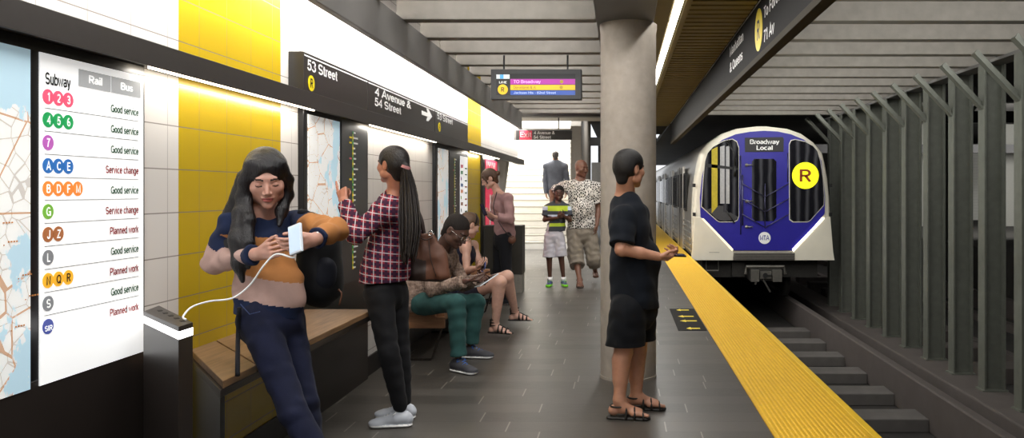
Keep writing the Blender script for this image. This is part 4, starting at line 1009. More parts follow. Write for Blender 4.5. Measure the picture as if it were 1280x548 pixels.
# white lower corners and head lights along their edge
for sgn, nm in ((1, 'left'), (-1, 'right')):
    f_ = (lambda a: a) if sgn == 1 else (lambda a: 654 - a)
    pts = [(134,300),(148,300),(243,400),(243,424),(122,424),(126,400)]
    pts = [(f_(a), b_) for a, b_ in pts]
    poly(pts if sgn == 1 else pts[::-1], YT-.03, .09, 'corner_panel', m_fr, tr, bevel=.008)
    e = [(152,304),(158,304),(243,392),(240,398)]; e = [(f_(a), b_) for a, b_ in e]
    poly(e if sgn == 1 else e[::-1], YT-.045, .03, 'headlight', EM('headlight_r', '#fff4dc', 7) if sgn == -1 else EM('headlight_l', '#efe6c8', .9), tr)
    for yy in (210, 293, 377):
        poly([(f_(128), yy-5), (f_(136), yy-5), (f_(136), yy+5), (f_(128), yy+5)][::sgn], YT+.0, .05, 'corner_clip', m_black, tr)
# front gates, handles, wipers
m_gate = M('gate_metal', '#4b4a66', .35, metal=.7)
b = MB()
for yy in (205, 248, 292):
    a_, c_, d_ = T(268, yy), T(332, yy+38), T(400, yy)
    for p0, p1 in ((a_, c_), (c_, d_)): b.tube([p0+V(0,-.07,0), p1+V(0,-.09,0)], .011, 8)
b.tube([T(332, 205)+V(0,-.09,0), T(332, 330)+V(0,-.09,0)], .010, 8)
b.build('safety_gate', m_gate, tr, True)
b = MB()
b.tube([T(264,125)+V(0,-.03,0), T(264,350)+V(0,-.03,0)], .012, 8).tube([T(269,180)+V(0,-.045,0), T(269,325)+V(0,-.045,0)], .016, 8).tube([T(398,118)+V(0,-.03,0), T(398,200)+V(0,-.03,0)], .012, 8)
b.build('gate_post', m_gate, tr, True)
for yy in (152, 255, 328):
    a_ = T(281, yy); MB().tube([a_+V(0,-.02,0), a_+V(0,-.08,0), T(298, yy)+V(0,-.08,0)], .014, 8).disc(a_+V(0,-.03,0), V(1,0,0), V(0,0,1), .035, .02).build('grab_handle', m_metal, tr, True)
MB().tube([T(222,82)+V(0,-.05,0), T(246,120)+V(0,-.09,0), T(247,168)+V(0,-.09,0)], .015, 6).tube([T(228,80)+V(0,-.05,0), T(250,135)+V(0,-.09,0), T(247,182)+V(0,-.09,0)], .010, 6).bar(T(247,155)+V(0,-.09,0), T(247,185)+V(0,-.09,0), .05, .03).build('wiper', m_black, w1, True)
MB().tube([T(222,280)+V(0,-.05,0), T(246,318)+V(0,-.07,0)], .015, 6).build('wiper', m_black, w1, True)
a_ = T(190, 401); MB().box(a_[0]-.12, a_[0]+.10, YT-.034, YT-.03, a_[2]-.006, a_[2]+.004).build('number_mark', M('mark_grey', '#8d8879', .6), tr)
# side doors and windows facing the platform
xs_ = T(128,0)[0] - .0
side = MB(); dx = cx + min(o_[0] for o_ in outl)*1.005
zlo, zhi = -.02, 2.25
k_ = 0
for y in np.arange(18.6, 46, 1.0):
    kind = k_ % 4; k_ += 1
    if kind in (1, 2):
        d_ = MB().box(dx-.035, dx+.02, y, y+.86, .0, 2.02).build('side_door', m_sil, tr, bevel=.01)
        MB().box(dx-.042, dx+.02, y+.22, y+.62, 1.0, 1.85).build('door_glass', m_glass, d_, bevel=.004)
        if kind == 1: MB().box(dx-.044, dx+.02, y+.86, y+.90, .0, 2.02).build('door_seal', m_black, d_)
    else:
        w_ = MB().box(dx-.028, dx+.02, y+.1, y+.78, .95, 1.85).build('side_window', m_black, tr, bevel=.01)
        MB().box(dx-.034, dx+.02, y+.14, y+.74, 1.0, 1.80).build('glass', m_glass, w_, bevel=.004)
b = MB()
for z in (.10, .22, .34, .46, .58, .70): b.box(dx-.022, dx+.01, YT+.7, 46, z, z+.03)
b.build('side_ribs', m_sil, tr)
# undercarriage
U = lambda zx, zy, y=YT: P(860 + zx/5.478, 300 + zy/5.478, y)
def ub(x0, y0, x1, y1, ya, yb, name, m, par=tr, bevel=.006):
    p0, p1 = U(x0, y1), U(x1, y0); return MB().box(p0[0], p1[0], ya, yb, p0[2], p1[2]).build(name, m, par, bevel=bevel)
MB().box(cx-1.25, cx+1.25, YT+.35, 60, -.45, -.03).build('underframe', m_under, tr)
cp = ub(420, 195, 630, 275, YT-.12, YT+.5, 'coupler', m_under)
m_cp = M('coupler_steel', '#5f5c56', .5, metal=.4)
ub(422, 200, 478, 282, YT-.2, YT, 'coupler_plate', m_cp, cp); ub(568, 200, 632, 282, YT-.2, YT, 'coupler_plate', m_cp, cp)
ub(484, 212, 562, 262, YT-.17, YT, 'coupler_head', m_cp, cp)
q = U(518, 236); MB().disc(q+V(0,-.19,0), V(1,0,0), V(0,0,1), .05, .03).tube([q+V(0,-.2,0), U(560,236)+V(0,-.2,0)], .018, 8).build('coupler_pin', m_black, cp)
MB().tube([U(390,232)+V(0,-.1,0), U(395,182)+V(0,-.1,0), U(650,182)+V(0,-.1,0), U(660,232)+V(0,-.1,0)], .035, 6).build('coupler_yoke', m_cp, cp)
MB().tube([U(508,270)+V(0,-.15,0), U(530,310)+V(0,-.15,0), U(555,352)+V(0,-.13,0)], .02, 6).tube([U(462,275)+V(0,-.15,0), U(452,300)+V(0,-.15,0)], .025, 6).build('coupler_hose', m_cp, cp)
ub(310, 160, 400, 262, YT+.2, YT+.6, 'equipment_box', m_under)
for x0, x1 in ((212, 256), (712, 755)):
    p0, p1 = U(x0, 0), U(x1, 0); ce = V((p0[0]+p1[0])/2, YT+1.2, -.50); w_ = (p1[0]-p0[0])/2; r_ = .47
    b = MB(); N2 = 40; vs = []; fs = []
    for xx, rr_ in ((-w_, .10), (-w_, r_*.80), (-w_*.9, r_), (w_*.9, r_), (w_, r_*.80), (w_, .10)):
        for j in range(N2): a_ = 2*PI*j/N2; vs.append(ce + V(xx, rr_*math.cos(a_), rr_*math.sin(a_)))
    for i in range(5):
        for j in range(N2): fs.append((i*N2+j, i*N2+(j+1)%N2, (i+1)*N2+(j+1)%N2, (i+1)*N2+j))
    fs += [tuple(range(N2)), tuple(range(5*N2, 6*N2))]
    b.add(vs, fs).build('wheel', m_under, tr, True)
MB().box(cx-.8, cx+.8, YT+1.14, YT+1.26, -.56, -.44).build('axle', m_under, tr)
b = MB()
for x in (128, 212): b.tube([U(x, 150)+V(0,.1,0), U(x, 215)+V(0,.1,0)], .012, 6)
b.tube([U(128, 215)+V(0,.1,0), U(212, 215)+V(0,.1,0)], .02, 6); b.build('step_iron', m_cp, tr)
# ================================================================== people
m_navy = cloth('navy_knit', '#17223f'); m_tan = cloth('tan_knit', '#a8703f'); m_pinkk = cloth('pink_beige_knit', '#b3948a')
m_jean = cloth('dark_denim', '#151930', var=.25, scale=14); m_teal = cloth('teal_denim', '#345a58', var=.22, scale=10)
m_blackc = cloth('black_cloth', '#15151a'); m_blackp = cloth('black_trouser', '#17171a', var=.1)
m_leather = M('brown_leather', '#5c3826', .62, var=.25, scale=7, bump=.15)
m_leatherd = M('dark_leather', '#2e1f1a', .5, var=.2, scale=7)
m_sandal = M('sandal_black', '#17130f', .6, var=.2); m_phone = M('phone_black', '#15161a', .15, var=.1)
m_pwhite = M('phone_white', '#dfe6ee', .2, var=.03); m_steel = M('polished_steel', '#c9c9c9', .2, metal=1)
def person(label, at, group=None): return empty('person', at, label, 'person')
def skinmats(a, b): return skin(a, b[0], b[1])
def by(assigns, n):      # combine face-material callbacks
    def f(c):
        o = np.zeros(len(c), int)
        for a in assigns: x = a(c); o = np.where(x > 0, x, o)
        return o
    return f
FAST = 1.0
def phone(name, c, ax, ay, w, h, mats, label, th=.009):
    """c centre, ax/ay screen axes"""
    ax = nrm(ax); ay = np.asarray(ay, float); ay = nrm(ay - ax*(ax @ ay)); n_ = np.cross(ax, ay)
    o = empty(name, c, label, 'phone')
    MB().obox(c, ax*w/2, ay*h/2, n_*th/2).build('case', mats[0], o, bevel=.003)
    MB().obox(c + n_*th*.55, ax*w*.45, ay*h*.44, n_*.0008).build('screen', mats[1], o)
    MB().disc(c - n_*th*.5 + ax*w*.3 + ay*h*.38, -ax, ay, .006, .0015).build('camera_lens', m_phone, o)
    return o
m_screen = EM('phone_screen', '#aebfd0', .5)

# ---------------------------------------------------------------- woman leaning on the bench, looking at a phone
def leaning_woman():
    P = lambda px, py, y: globals()['P'](px, py, y*.885)     # she stands a little nearer than first measured
    ks = .89
    Y = 3.72
    H = Head(P(333, 224, Y), (.40,-.84,-.34), -.05, 1.00, True)
    r = person('woman with long black hair in navy and tan sweater leaning on the lean bench', (P(340,0,Y)[0], Y, 0))
    nec = P(325, 268, 3.79); che = P(328, 304, 3.80); pel = P(338, 382, 3.76); f = nrm((.30,-.95,0))
    shR, elR, wrR = P(290, 280, 3.72), P(267, 328, 3.74), P(326, 317, 3.50)
    shL, elL, wrL = P(368, 277, 3.92), P(421, 287, 3.62), P(392, 300, 3.44)
    hpR, knR, anR = P(322, 398, 3.70), P(367, 516, 3.54), P(444, 655, 3.48)
    hpL, knL, anL = P(356, 394, 3.84), P(381, 502, 3.73), P(401, 628, 3.80)
    S = SDF(.0055); S.cap(nec, H.w(0,-.025,-.03), .052, .054, .02); S.cap(che, nec, .10, .06, .04, squash=(f, .6)); S.cap(pel, che, .11, .11, .03, squash=(f, .6))
    S.cap(nec, shR, .05, .04, .03); S.cap(nec, shL, .05, .04, .03)
    arm(S, shR, elR, wrR, -.004, .82); arm(S, shL, elL, wrL, -.004, .82)
    leg(S, hpR, knR, anR, -.012, .82); leg(S, hpL, knL, anL, -.012, .82)
    S2 = SDF(.0032); H.skull(S2, True); S2.cap(H.w(0,-.025,-.05), nec, .050, .052, .02)
    S3 = SDF(.0028); ph = P(373, 303, 3.36)
    hand(S3, wrR, P(356, 309, 3.38) - wrR, V(.25,.85,.1), 1, .86, curls=((35,45,25),(40,50,30),(45,55,30),(50,55,30)), th=(.5,.8,.3))
    hand(S3, wrL, P(366, 308, 3.37) - wrL, V(0,.9,.3), -1, .86, curls=((25,30,20),(35,40,25),(40,45,30),(45,50,30)), th=(.4,.8,.5))
    S3.cap(wrR + (elR-wrR)*.1, wrR, .027, .024); S3.cap(wrL + (elL-wrL)*.1, wrL, .027, .024)
    sdf_obj('body', [S, S2, S3], skin('fair', '#b98a78', '#9a4f4a'), r, H.assign)
    # sweater
    G = SDF(.005); torso(G, pel + V(0,0,.05), che, nec - V(0,0,.01), shR, shL, f, .006, .715, True)
    arm(G, shR, elR, wrR, .009, .90, 0, .93, hem=True); arm(G, shL, elL, wrL, .008, .90, 0, .93, hem=True)
    for a_, b_ in ((wrR, elR), (wrL, elL)): G.cap(b_ + (a_-b_)*.78, b_ + (a_-b_)*.93, .037, .032, .004)
    G.cap(P(331,330,3.79), P(337,402,3.78), .104, .138, .03, squash=(f, .78)); G.wr = (.0045, 58, .5)
    u_ = nrm(V(.10,0,1)); G.clip(P(332, 394, 3.76), -u_); G.ell(H.w(0,-.01,-.118), .062, None, .01, '-')
    c_wr = [(wrR, elR), (wrL, elL)]
    def asg(c):
        o = np.full(len(c), 0)
        zz = EYE + (239-np.array(296))*3.75/F
        z = c[:,2] + .10*(c[:,0]-pel[0])
        band = lambda py: EYE + (239-py)*3.74*.885/F
        o[z < band(297)] = 1; o[z + .12*(c[:,0]-pel[0]) < band(347)] = 2; o[z + .10*(c[:,0]-pel[0]) < band(377)] = 0
        def on_arm(sh, el, wr):
            def sd(a_, b_): d = b_-a_; t_ = np.clip(((c-a_)@d)/(d@d), 0, 1); return np.linalg.norm(c-a_-t_[:,None]*d, axis=1), t_
            d1, t1 = sd(sh, el); d2, t2 = sd(el, wr); return d1, t1, d2, t2
        d1, t1, d2, t2 = on_arm(shR, elR, wrR); m = (d2 < .066); o[m] = 2; o[(d1 < .064) & (t1 > .25) & (t1 < .62)] = 0; o[(d1 < .066) & (t1 >= .62)] = 2; o[m & (t2 > .76)] = 0
        d1, t1, d2, t2 = on_arm(shL, elL, wrL); m = (d2 < .066); o[(d1 < .060) & (t1 < .35)] = 0; o[(d1 < .066) & (t1 >= .35)] = 1; o[m] = 1; o[m & (t2 > .76)] = 0
        return o
    sdf_obj('sweater', G, [m_navy, m_tan, m_pinkk], r, asg)
    # jeans
    J = SDF(.0055); J.cap(pel - V(0,0,.06), pel + V(0,0,.0), .132, .120, .03, squash=(f, .74))
    leg(J, hpR, knR, anR, .004, .86); leg(J, hpL, knL, anL, .004, .86); J.wr = (.003, 60, 1.0)
    J.clip(anR, nrm(anR-knR)); jo = sdf_obj('jeans', J, [m_jean], r)
    for sg_, (h_, k_) in ((1, (hpR, knR)),):
        MB().tube([h_ + V(-.03,-.085,.07), h_ + V(.01,-.092,.03), h_ + V(.05,-.088,.04)], .0018, 6).build('pocket_seam', M('seam_blue', '#2c3f6b', .6), jo)
    for an, d in ((anR, (.8,-.6)), (anL, (.9,-.35))):
        S_ = SDF(.006); shoe(S_, an, d, .92); so_ = sdf_obj('shoe', S_, [m_blackc, m_wtext], r, shoe_assign(an)); laces('laces', an, d, m_wtext, so_, .92)
    # long hair: cap plus falling locks on both sides
    h = SDF(.0045); s_ = H.s
    h.ell(H.w(0,-.016,.042), V(.085,.104,.088)*s_, H.R, .02); h.ell(H.w(0,-.05,-.03), V(.078,.062,.10)*s_, H.R, .03)
    h.ell(H.w(0,.118,-.035), V(.056,.072,.108)*s_, H.R, .010, '-')
    def lock(pts, rs, k_=.02):
        rs = [q*.9 for q in rs]
        for q0, q1, r0_, r1_ in zip(pts[:-1], pts[1:], rs[:-1], rs[1:]): h.cap(q0, q1, r0_, r1_, k_)
    lock([H.w(.055,.03,.070), H.w(.082,.028,.0), H.w(.088,.020,-.07), P(303,268,3.66), P(298,300,3.60), P(299,330,3.57), P(303,352,3.56)], [.030,.026,.030,.040,.040,.030,.010])
    lock([H.w(.075,.035,.01), H.w(.074,.040,-.06), P(311,275,3.62), P(310,305,3.58), P(311,335,3.56)], [.018,.016,.026,.026,.008])
    lock([H.w(.080,-.03,.0), P(292,268,3.74), P(287,300,3.72), P(290,332,3.66)], [.036,.042,.038,.012])
    lock([H.w(-.055,.03,.070), H.w(-.082,.020,.0), H.w(-.080,.012,-.07), P(352,264,3.74), P(349,282,3.70)], [.028,.022,.022,.026,.010])
    lock([H.w(-.03,-.06,.0), P(335,268,3.92), P(330,310,3.97)], [.05,.06,.03])
    h.wr = (.0010, 120, 0)
    sdf_obj('hair', h, [hairmat('hair_black', '#0e0a0c', .3)], r)
    w_ = MB(); d = nrm(elL-wrL); w_.tube([wrL + d*.035, wrL + d*.047], .030, 16); wt = w_.build('wristwatch', m_steel, r, True)
    MB().obox(wrL + d*.04 + V(.0,-.029,.004), V(.012,0,.008), V(-.008,0,.012), V(0,.004,0)).build('dial', m_wtext, wt, bevel=.002)
    # phone, cable, backpack
    phone('phone', ph + V(-.006,-.01,.012), V(.82,-.35,.30), V(-.22,.35,.95), .062, .112, (m_pwhite, m_screen), 'white phone held in both hands by the woman leaning on the bench', .012)
    pts = [V(-1.535,2.82,.966), P(229,396,3.20), P(240,384,3.24), P(262,377,3.30), P(290,373,3.36), P(312,357,3.38), P(330,332,3.36), P(345,318,3.37), P(364,322,3.36), ph + V(-.01,-.005,-.055)]
    o = MB().tube(smooth_path(pts, 5), .0035, 6).build('charging_cable', m_wtext, loc=pts[0]); tag(o, 'thin white charging cable from the kiosk top up to the white phone', 'cable')
    bp = empty('backpack', P(402, 380, 3.98), 'black backpack slung behind the arm of the woman leaning on the bench', 'backpack')
    B = SDF(.006); c0 = P(399, 322, 4.0); B.ell(c0, (.094,.10,.183), frame((.5,-.86,.05), .10), .02); B.ell(P(401,354,3.98), (.094,.094,.107), None, .05); B.cap(P(385,280,4.02), P(398,288,4.02), .054, .058, .04); B.wr = (.003, 50, 2)
    bo = sdf_obj('bag', B, [cloth('backpack_black', '#08090d', .7)], bp)
    p_ = SDF(.005); p_.ell(P(404,345,3.925), (.058,.045,.09), frame((.3,-.95,0), .1), .01); p_.wr = (.002, 60, 0); sdf_obj('front_pocket', p_, [cloth('backpack_navy', '#0a0e1a', .7)], bp)
    MB().tube(smooth_path([P(374,266,3.84), P(385,268,3.83), P(392,285,3.86), P(388,310,3.92)], 5), .014, 8).tube(smooth_path([P(376,264,3.95), P(384,275,4.0), P(388,290,4.0)], 4), .014, 8).build('shoulder_strap', m_blackc, bp, True)
    MB().tube(smooth_path([P(423,362,3.93), P(427,368,3.92), P(424,382,3.92)], 4), .004, 6).build('zip_pull', m_leather, bp, True)
    MB().tube(smooth_path([P(299,385,3.60), P(297.5,420,3.62), P(297,452,3.45), P(297,470,3.40)], 5), .009, 8).build('hanging_strap', m_blackc, bp, True)
def smooth_path(pts, n=4):
    pts = [np.asarray(p, float) for p in pts]; q = [2*pts[0]-pts[1]] + pts + [2*pts[-1]-pts[-2]]; out = []
    for i in range(1, len(q)-2):
        for j in range(n):
            t_ = j/n; a_, b_, c_, d_ = q[i-1:i+3]
            out.append(.5*((2*b_) + (c_-a_)*t_ + (2*a_-5*b_+4*c_-d_)*t_*t_ + (3*b_-a_-3*c_+d_)*t_**3))
    return out + [pts[-1]]
leaning_woman()

# ---------------------------------------------------------------- woman pointing at the map
def plaid(name):
    t = NT(name); x, y, z = t.xyz(t.wpos())
    Pd = .047; u_ = t.math('FRACT', t.math('DIVIDE', t.math('ADD', x, t.math('MULTIPLY', y, .2)), Pd)); v_ = t.math('FRACT', t.math('DIVIDE', t.math('ADD', z, t.math('MULTIPLY', x, .18)), Pd))
    u2 = t.math('ABSOLUTE', t.math('SUBTRACT', u_, .5)); v2 = t.math('ABSOLUTE', t.math('SUBTRACT', v_, .5))
    nav = t.math('MAXIMUM', t.band(u2, .0, .19), t.band(v2, .0, .19)); wh = t.math('MAXIMUM', t.math('GREATER_THAN', u2, .44), t.math('GREATER_THAN', v2, .44))
    c = t.mix(t.math('MULTIPLY', nav, .85), hexc('#8a2a36'), hexc('#141a33')); c = t.mix(t.math('MULTIPLY', wh, .70), c, hexc('#c9c6cc'))
    t.bump(t.noise(240, 2), .2, .002); t.out(c, .85, 0, .2); return t.m
def pointing_woman():
    Y = 4.86
    H = Head(P(490, 207, Y), (-.86,.48,.02), 0, .97)
    r = person('woman with long braids in red plaid shirt pointing at the wall map', (P(492,0,Y)[0], Y, 0))
    f = nrm((-.9,.42,0)); nec = P(495, 245, 4.90); che = P(489, 282, 4.90); pel = P(482, 348, 4.86)
    shL, elL, wrL = P(478, 264, 4.72), P(445, 294, 4.60), P(430, 252, 4.74)
    shR, elR, wrR = P(508, 262, 5.06), P(522, 306, 5.12), P(512, 345, 5.02)
    hpL, knL, anL = P(473, 366, 4.78), P(486, 440, 4.74), P(500, 506, 4.82)
    hpR, knR, anR = P(493, 366, 4.95), P(500, 440, 4.96), P(505, 500, 4.99)
    S = SDF(.006); S.cap(nec, H.w(0,-.02,-.04), .047, .048, .02); S.cap(che, nec, .09, .055, .04, squash=(f, .6)); S.cap(pel, che, .10, .10, .03, squash=(f, .6))
    for s_ in (shL, shR): S.cap(nec, s_, .045, .035, .03)
    arm(S, shL, elL, wrL, -.004, .9); arm(S, shR, elR, wrR, -.004, .9); leg(S, hpL, knL, anL, -.01, .9); leg(S, hpR, knR, anR, -.01, .9)
    S2 = SDF(.0035); H.skull(S2, True); S2.cap(H.w(0,-.02,-.05), nec, .046, .050, .02)
    S3 = SDF(.003); d = P(419.5, 218, 4.83) - wrL
    hand(S3, wrL, d + V(.02,0,0), V(.35,.80,-.2), 1, .98, curls=((2,4,4),(70,80,40),(75,85,45),(78,88,45)), th=(.25,.8,.6), thcurl=.7); S3.cap(elL + (wrL-elL)*.85, wrL, .027, .025)
    foot_ = None
    sdf_obj('body', [S, S2, S3], skin('brown', '#a8705a', '#8f4a48'), r, H.assign)
    G = SDF(.005); torso(G, pel + V(0,0,.04), che, nec, shR, shL, f, .016, .92, True); arm(G, shL, elL, wrL, .014, 1.0, 0, .96, hem=True); arm(G, shR, elR, wrR, .014, 1.0, 0, .9, hem=True)
    G.cap(P(484,318,4.88), P(482,352,4.87), .125, .165, .04, squash=(f, .72)); G.cap(nec - V(0,0,.01), nec + V(0,0,.022), .068, .064, .01); G.ell(H.w(0,-.02,-.155), .050, None, .01, '-')
    G.clip(P(482, 351.5, 4.85), (0,0,-1)); G.wr = (.004, 42, 1.2)
    sdf_obj('plaid_shirt', G, [plaid('red_plaid')], r)
    J = SDF(.006); J.cap(pel - V(0,0,.07), pel + V(0,0,.03), .148, .125, .03, squash=(f, .72)); leg(J, hpL, knL, anL, .004, .97, ca=(.056,.044)); leg(J, hpR, knR, anR, .004, .97, ca=(.056,.044)); J.wr = (.003, 55, 2)
    sdf_obj('trousers', J, [m_blackp], r)
    m_sneak = M('sneaker_grey', '#c3c7cf', .7, var=.06)
    for an, d in ((anL, (-1,-.12)), (anR, (-1,.05))):
        S_ = SDF(.005); shoe(S_, an, d, .98); S_.clip(V(an[0],an[1],.105), (0,0,1)); so_ = sdf_obj('shoe', S_, [m_sneak, m_wtext], r, shoe_assign(an)); laces('laces', an, d, m_wtext, so_, .95)
    h = SDF(.004); hair_cap(h, H, .011, .066, k=.01); tie = H.w(0,-.115,-.01); h.cap(H.w(0,-.08,.02), tie, .045, .028, .02); h.ell(H.w(0,.06,-.10), V(.05,.05,.04), None, .01, '-')
    ho = sdf_obj('hair', h, [hairmat('braid_black', '#16100f', .5, 70, (1.6,1.6,.9))], r)
    MB().tube([tie + V(.002,-.002,.010), tie + V(-.004,-.002,-.006)], .033, 18).build('hair_tie', M('hair_tie', '#b27a7c', .6), ho)
    b = MB(); rr = random.Random(7); bot = P(512, 330, 4.74)
    for i in range(46):
        a_ = 2*PI*i*.381966*1.0; q_ = math.sqrt((i+.5)/46); ox, oy = math.cos(2*PI*i*.618)*q_, math.sin(2*PI*i*.618)*q_
        p0 = tie + V(ox*.022, oy*.022, -.004); p1 = P(511, 240, 4.83) + V(ox*.050, oy*.045, 0); p2 = P(513, 285, 4.76) + V(ox*.066, oy*.050, 0); p3 = P(511 + ox*9, 318 + rr.uniform(-10, 14), 4.74) + V(0, oy*.05, 0)
        pts = smooth_path([p0, p1, p2, p3], 9); n_ = len(pts); rad = [.0082*(1 + .20*math.sin(j*2.4+i)) * (1 - .35*j/n_) for j in range(n_)]
        b.tube(pts, rad, 6)
    b.build('braids', hairmat('braid_black2', '#1d1512', .55, 90, (1,1,3)), ho, True)
    bg = empty('handbag', P(533, 350, 5.0), 'brown leather shoulder bag carried by the woman in the plaid shirt', 'handbag')
    B = SDF(.0055); ys_ = (V(.15,1,0), .62)
    for (xa, xb, xc) in ((524,520,517), (529,529,529), (535,540,543), (539,548,552)):
        B.cap(P(xa,298,4.98), P(xb,320,4.97), .028, .050, .02, squash=ys_); B.cap(P(xb,320,4.97), P(xc,342,4.96), .050, .052, .02, squash=ys_)
    B.clip(P(530,352,4.96), nrm((-.05,0,-1))); B.wr = (.004, 60, .3)
    bag_asg = lambda c: (((c[:,0] < P(534,0,4.96)[0]) & (c[:,2] < P(0,326,4.96)[2] + .25*(P(534,0,4.96)[0]-c[:,0]))) | (c[:,2] < P(0,349,4.96)[2])).astype(int)
    bo = sdf_obj('bag', B, [m_leather, m_leatherd], bg, bag_asg)
    MB().tube(smooth_path([P(524,297,4.94), P(532,300,4.925), P(541,297,4.94)], 5), .004, 6).tube(smooth_path([P(536,300,4.925), P(538,322,4.90), P(545,346,4.905)], 5), .003, 6).build('seam', m_leatherd, bg, True)
    MB().tube(smooth_path([P(504,258,4.99), P(513,252,4.98), P(521,262,4.95), P(527,276,4.93), P(530,292,4.93)], 5), .012, 8).build('strap', m_leatherd, bg, True)
    MB().tube([P(538.5+3*math.cos(a_), 292+3*math.sin(a_), 4.885) for a_ in np.linspace(0, 2*PI, 16)], .0035, 6).build('ring', m_steel, bg, True)
pointing_woman()

# ---------------------------------------------------------------- seated man with tablet phone
def seated_man():
    H = Head(P(570.5, 289, 6.62), (.74,-.30,-.60), 0.05, 1.16, True)
    r = person('seated man in brown knit cardigan and teal jeans bent over a phone', (P(545,0,6.65)[0], 6.65, 0))
    f = nrm((.85,-.2,-.45)); nec = P(552, 312, 6.75); che = P(546, 333, 6.78); pel = P(526, 371, 6.70)
    shR, elR, wrR = P(545, 328, 6.52), P(541, 362, 6.38), P(584, 351, 6.22)
    shL, elL, wrL = P(562, 322, 6.98), P(580, 356, 6.95), P(600, 349, 6.50)
    hpR, knR, anR = P(528, 380, 6.56), P(571, 379, 6.22), P(573, 448, 6.28)
    hpL, knL, anL = P(536, 380, 6.84), P(596, 378, 6.78), P(588, 432, 6.80)
    S = SDF(.007); S.cap(nec, H.w(0,-.03,-.04), .058, .058, .02); S.cap(che, nec, .10, .06, .04, squash=(f, .6)); S.cap(pel, che, .11, .11, .03, squash=(f, .6))
    for s_ in (shL, shR): S.cap(nec, s_, .05, .04, .03)
    arm(S, shR, elR, wrR, -.004); arm(S, shL, elL, wrL, -.004); leg(S, hpR, knR, anR, -.01); leg(S, hpL, knL, anL, -.01)
    S2 = SDF(.0045); H.skull(S2); S2.cap(H.w(0,-.03,-.05), nec, .056, .06, .02)
    S3 = SDF(.004); ph = P(608, 351, 6.36)
    hand(S3, wrR, P(606, 350, 6.27) - wrR, V(0,.2,1), 1, 1.0, curls=((30,40,25),(35,40,25),(40,45,30),(45,50,30)), th=(.3,.8,.5)); hand(S3, wrL, P(612, 353, 6.42) - wrL, V(-.2,-.8,.4), -1, 1.0, curls=((30,40,25),)*4)
    sdf_obj('body', [S, S2, S3], skin('dark', '#5a3f35', '#6b423b'), r, H.assign)
    t = NT('cardigan_knit'); nz = t.noise(26, 4, stretch=(1,1,2.2)); wv = t.n('ShaderNodeTexWave'); t.link(t.co(), wv.inputs['Vector']); wv.inputs['Scale'].default_value = 22; wv.inputs['Distortion'].default_value = 4
    t.bump(wv.outputs[1], .6, .008); t.out(t.mix(t.ramp(nz, .3, .7), hexc('#6a564b'), hexc('#b79f90')), .9, 0, .2); m_kn = t.m
    G = SDF(.006); torso(G, pel + V(0,0,.02), che, nec - V(0,0,.01), shR, shL, f, .022, 1.0); arm(G, shR, elR, wrR, .018, 1, 0, .95, hem=True); arm(G, shL, elL, wrL, .018, 1, 0, .95, hem=True); G.wr = (.006, 34, 0)
    G.ell(nec + V(.05,-.01,.02), .065, None, .02, '-'); G.cap(pel - V(.05,0,-.03), pel - V(-.04,0,.03), .16, .165, .03); G.clip(pel - V(0,0,.11), (0,0,-1)); sdf_obj('cardigan', G, [m_kn], r)
    C = SDF(.006); C.cap(nec + V(-.075,.03,-.005), nec + V(.02,.10,-.05), .032, .028, .02); C.cap(nec + V(-.075,.03,-.005), nec + V(-.01,-.11,-.035), .032, .03, .02); C.cap(nec + V(-.01,-.11,-.035), nec + V(.07,-.04,-.14), .028, .02, .02)
    sdf_obj('hood', C, [m_leatherd], r)
    J = SDF(.006); J.cap(pel - V(.02,0,.02), pel + V(.06,0,-.05), .13, .12, .03); leg(J, hpR, knR, anR, .006, 1.0, 0, .97, th=(.09,.062), ca=(.060,.054), hem=True); leg(J, hpL, knL, anL, .006, 1.0, 0, .97, th=(.09,.062), ca=(.060,.054), hem=True); J.wr = (.005, 42, 1); J.clip(V(0,0,.425), nrm((-.0,0,-1))) if False else None
    sdf_obj('jeans', J, [m_teal], r)
    m_sn = M('sneaker_charcoal', '#3f3f44', .8, var=.12); m_bl = M('lace_blue', '#2a6fd0', .5)
    for an, d in ((anR, (.72,-.55)), (anL, (1,-.12))):
        S_ = SDF(.006); shoe(S_, an, d, 1.08); S_.clip(V(an[0],an[1],.12), (0,0,1)); so_ = sdf_obj('shoe', S_, [m_sn, m_wtext], r, shoe_assign(an)); laces('laces', an, d, m_bl, so_, 1.06)
    h = SDF(.005); hair_cap(h, H, .0035, .048, k=.01); h.ell(H.w(0,.06,-.115), V(.06,.05,.05), None, .01, '-'); sdf_obj('hair', h, [hairmat('hair_crop', '#1f1815', .85)], r)
    g_ = MB()
    for x in (-1, 1):
        g_.tube([H.w(x*.031 + .024*math.cos(a_), .095, .002 + .018*math.sin(a_)) for a_ in np.linspace(0, 2*PI, 16)], .0024, 6).tube([H.w(x*.055,.092,.006), H.w(x*.078,.0,.008)], .0024, 6)
    g_.tube([H.w(-.008,.098,.004), H.w(.008,.098,.004)], .0024, 6).build('glasses', m_steel, r, True)
    phone('phone', ph, V(.62,.55,.42), V(-.4,.75,-.1), .19, .11, (m_pwhite, m_phone), 'pale phone held low by the seated man in the brown cardigan')
seated_man()

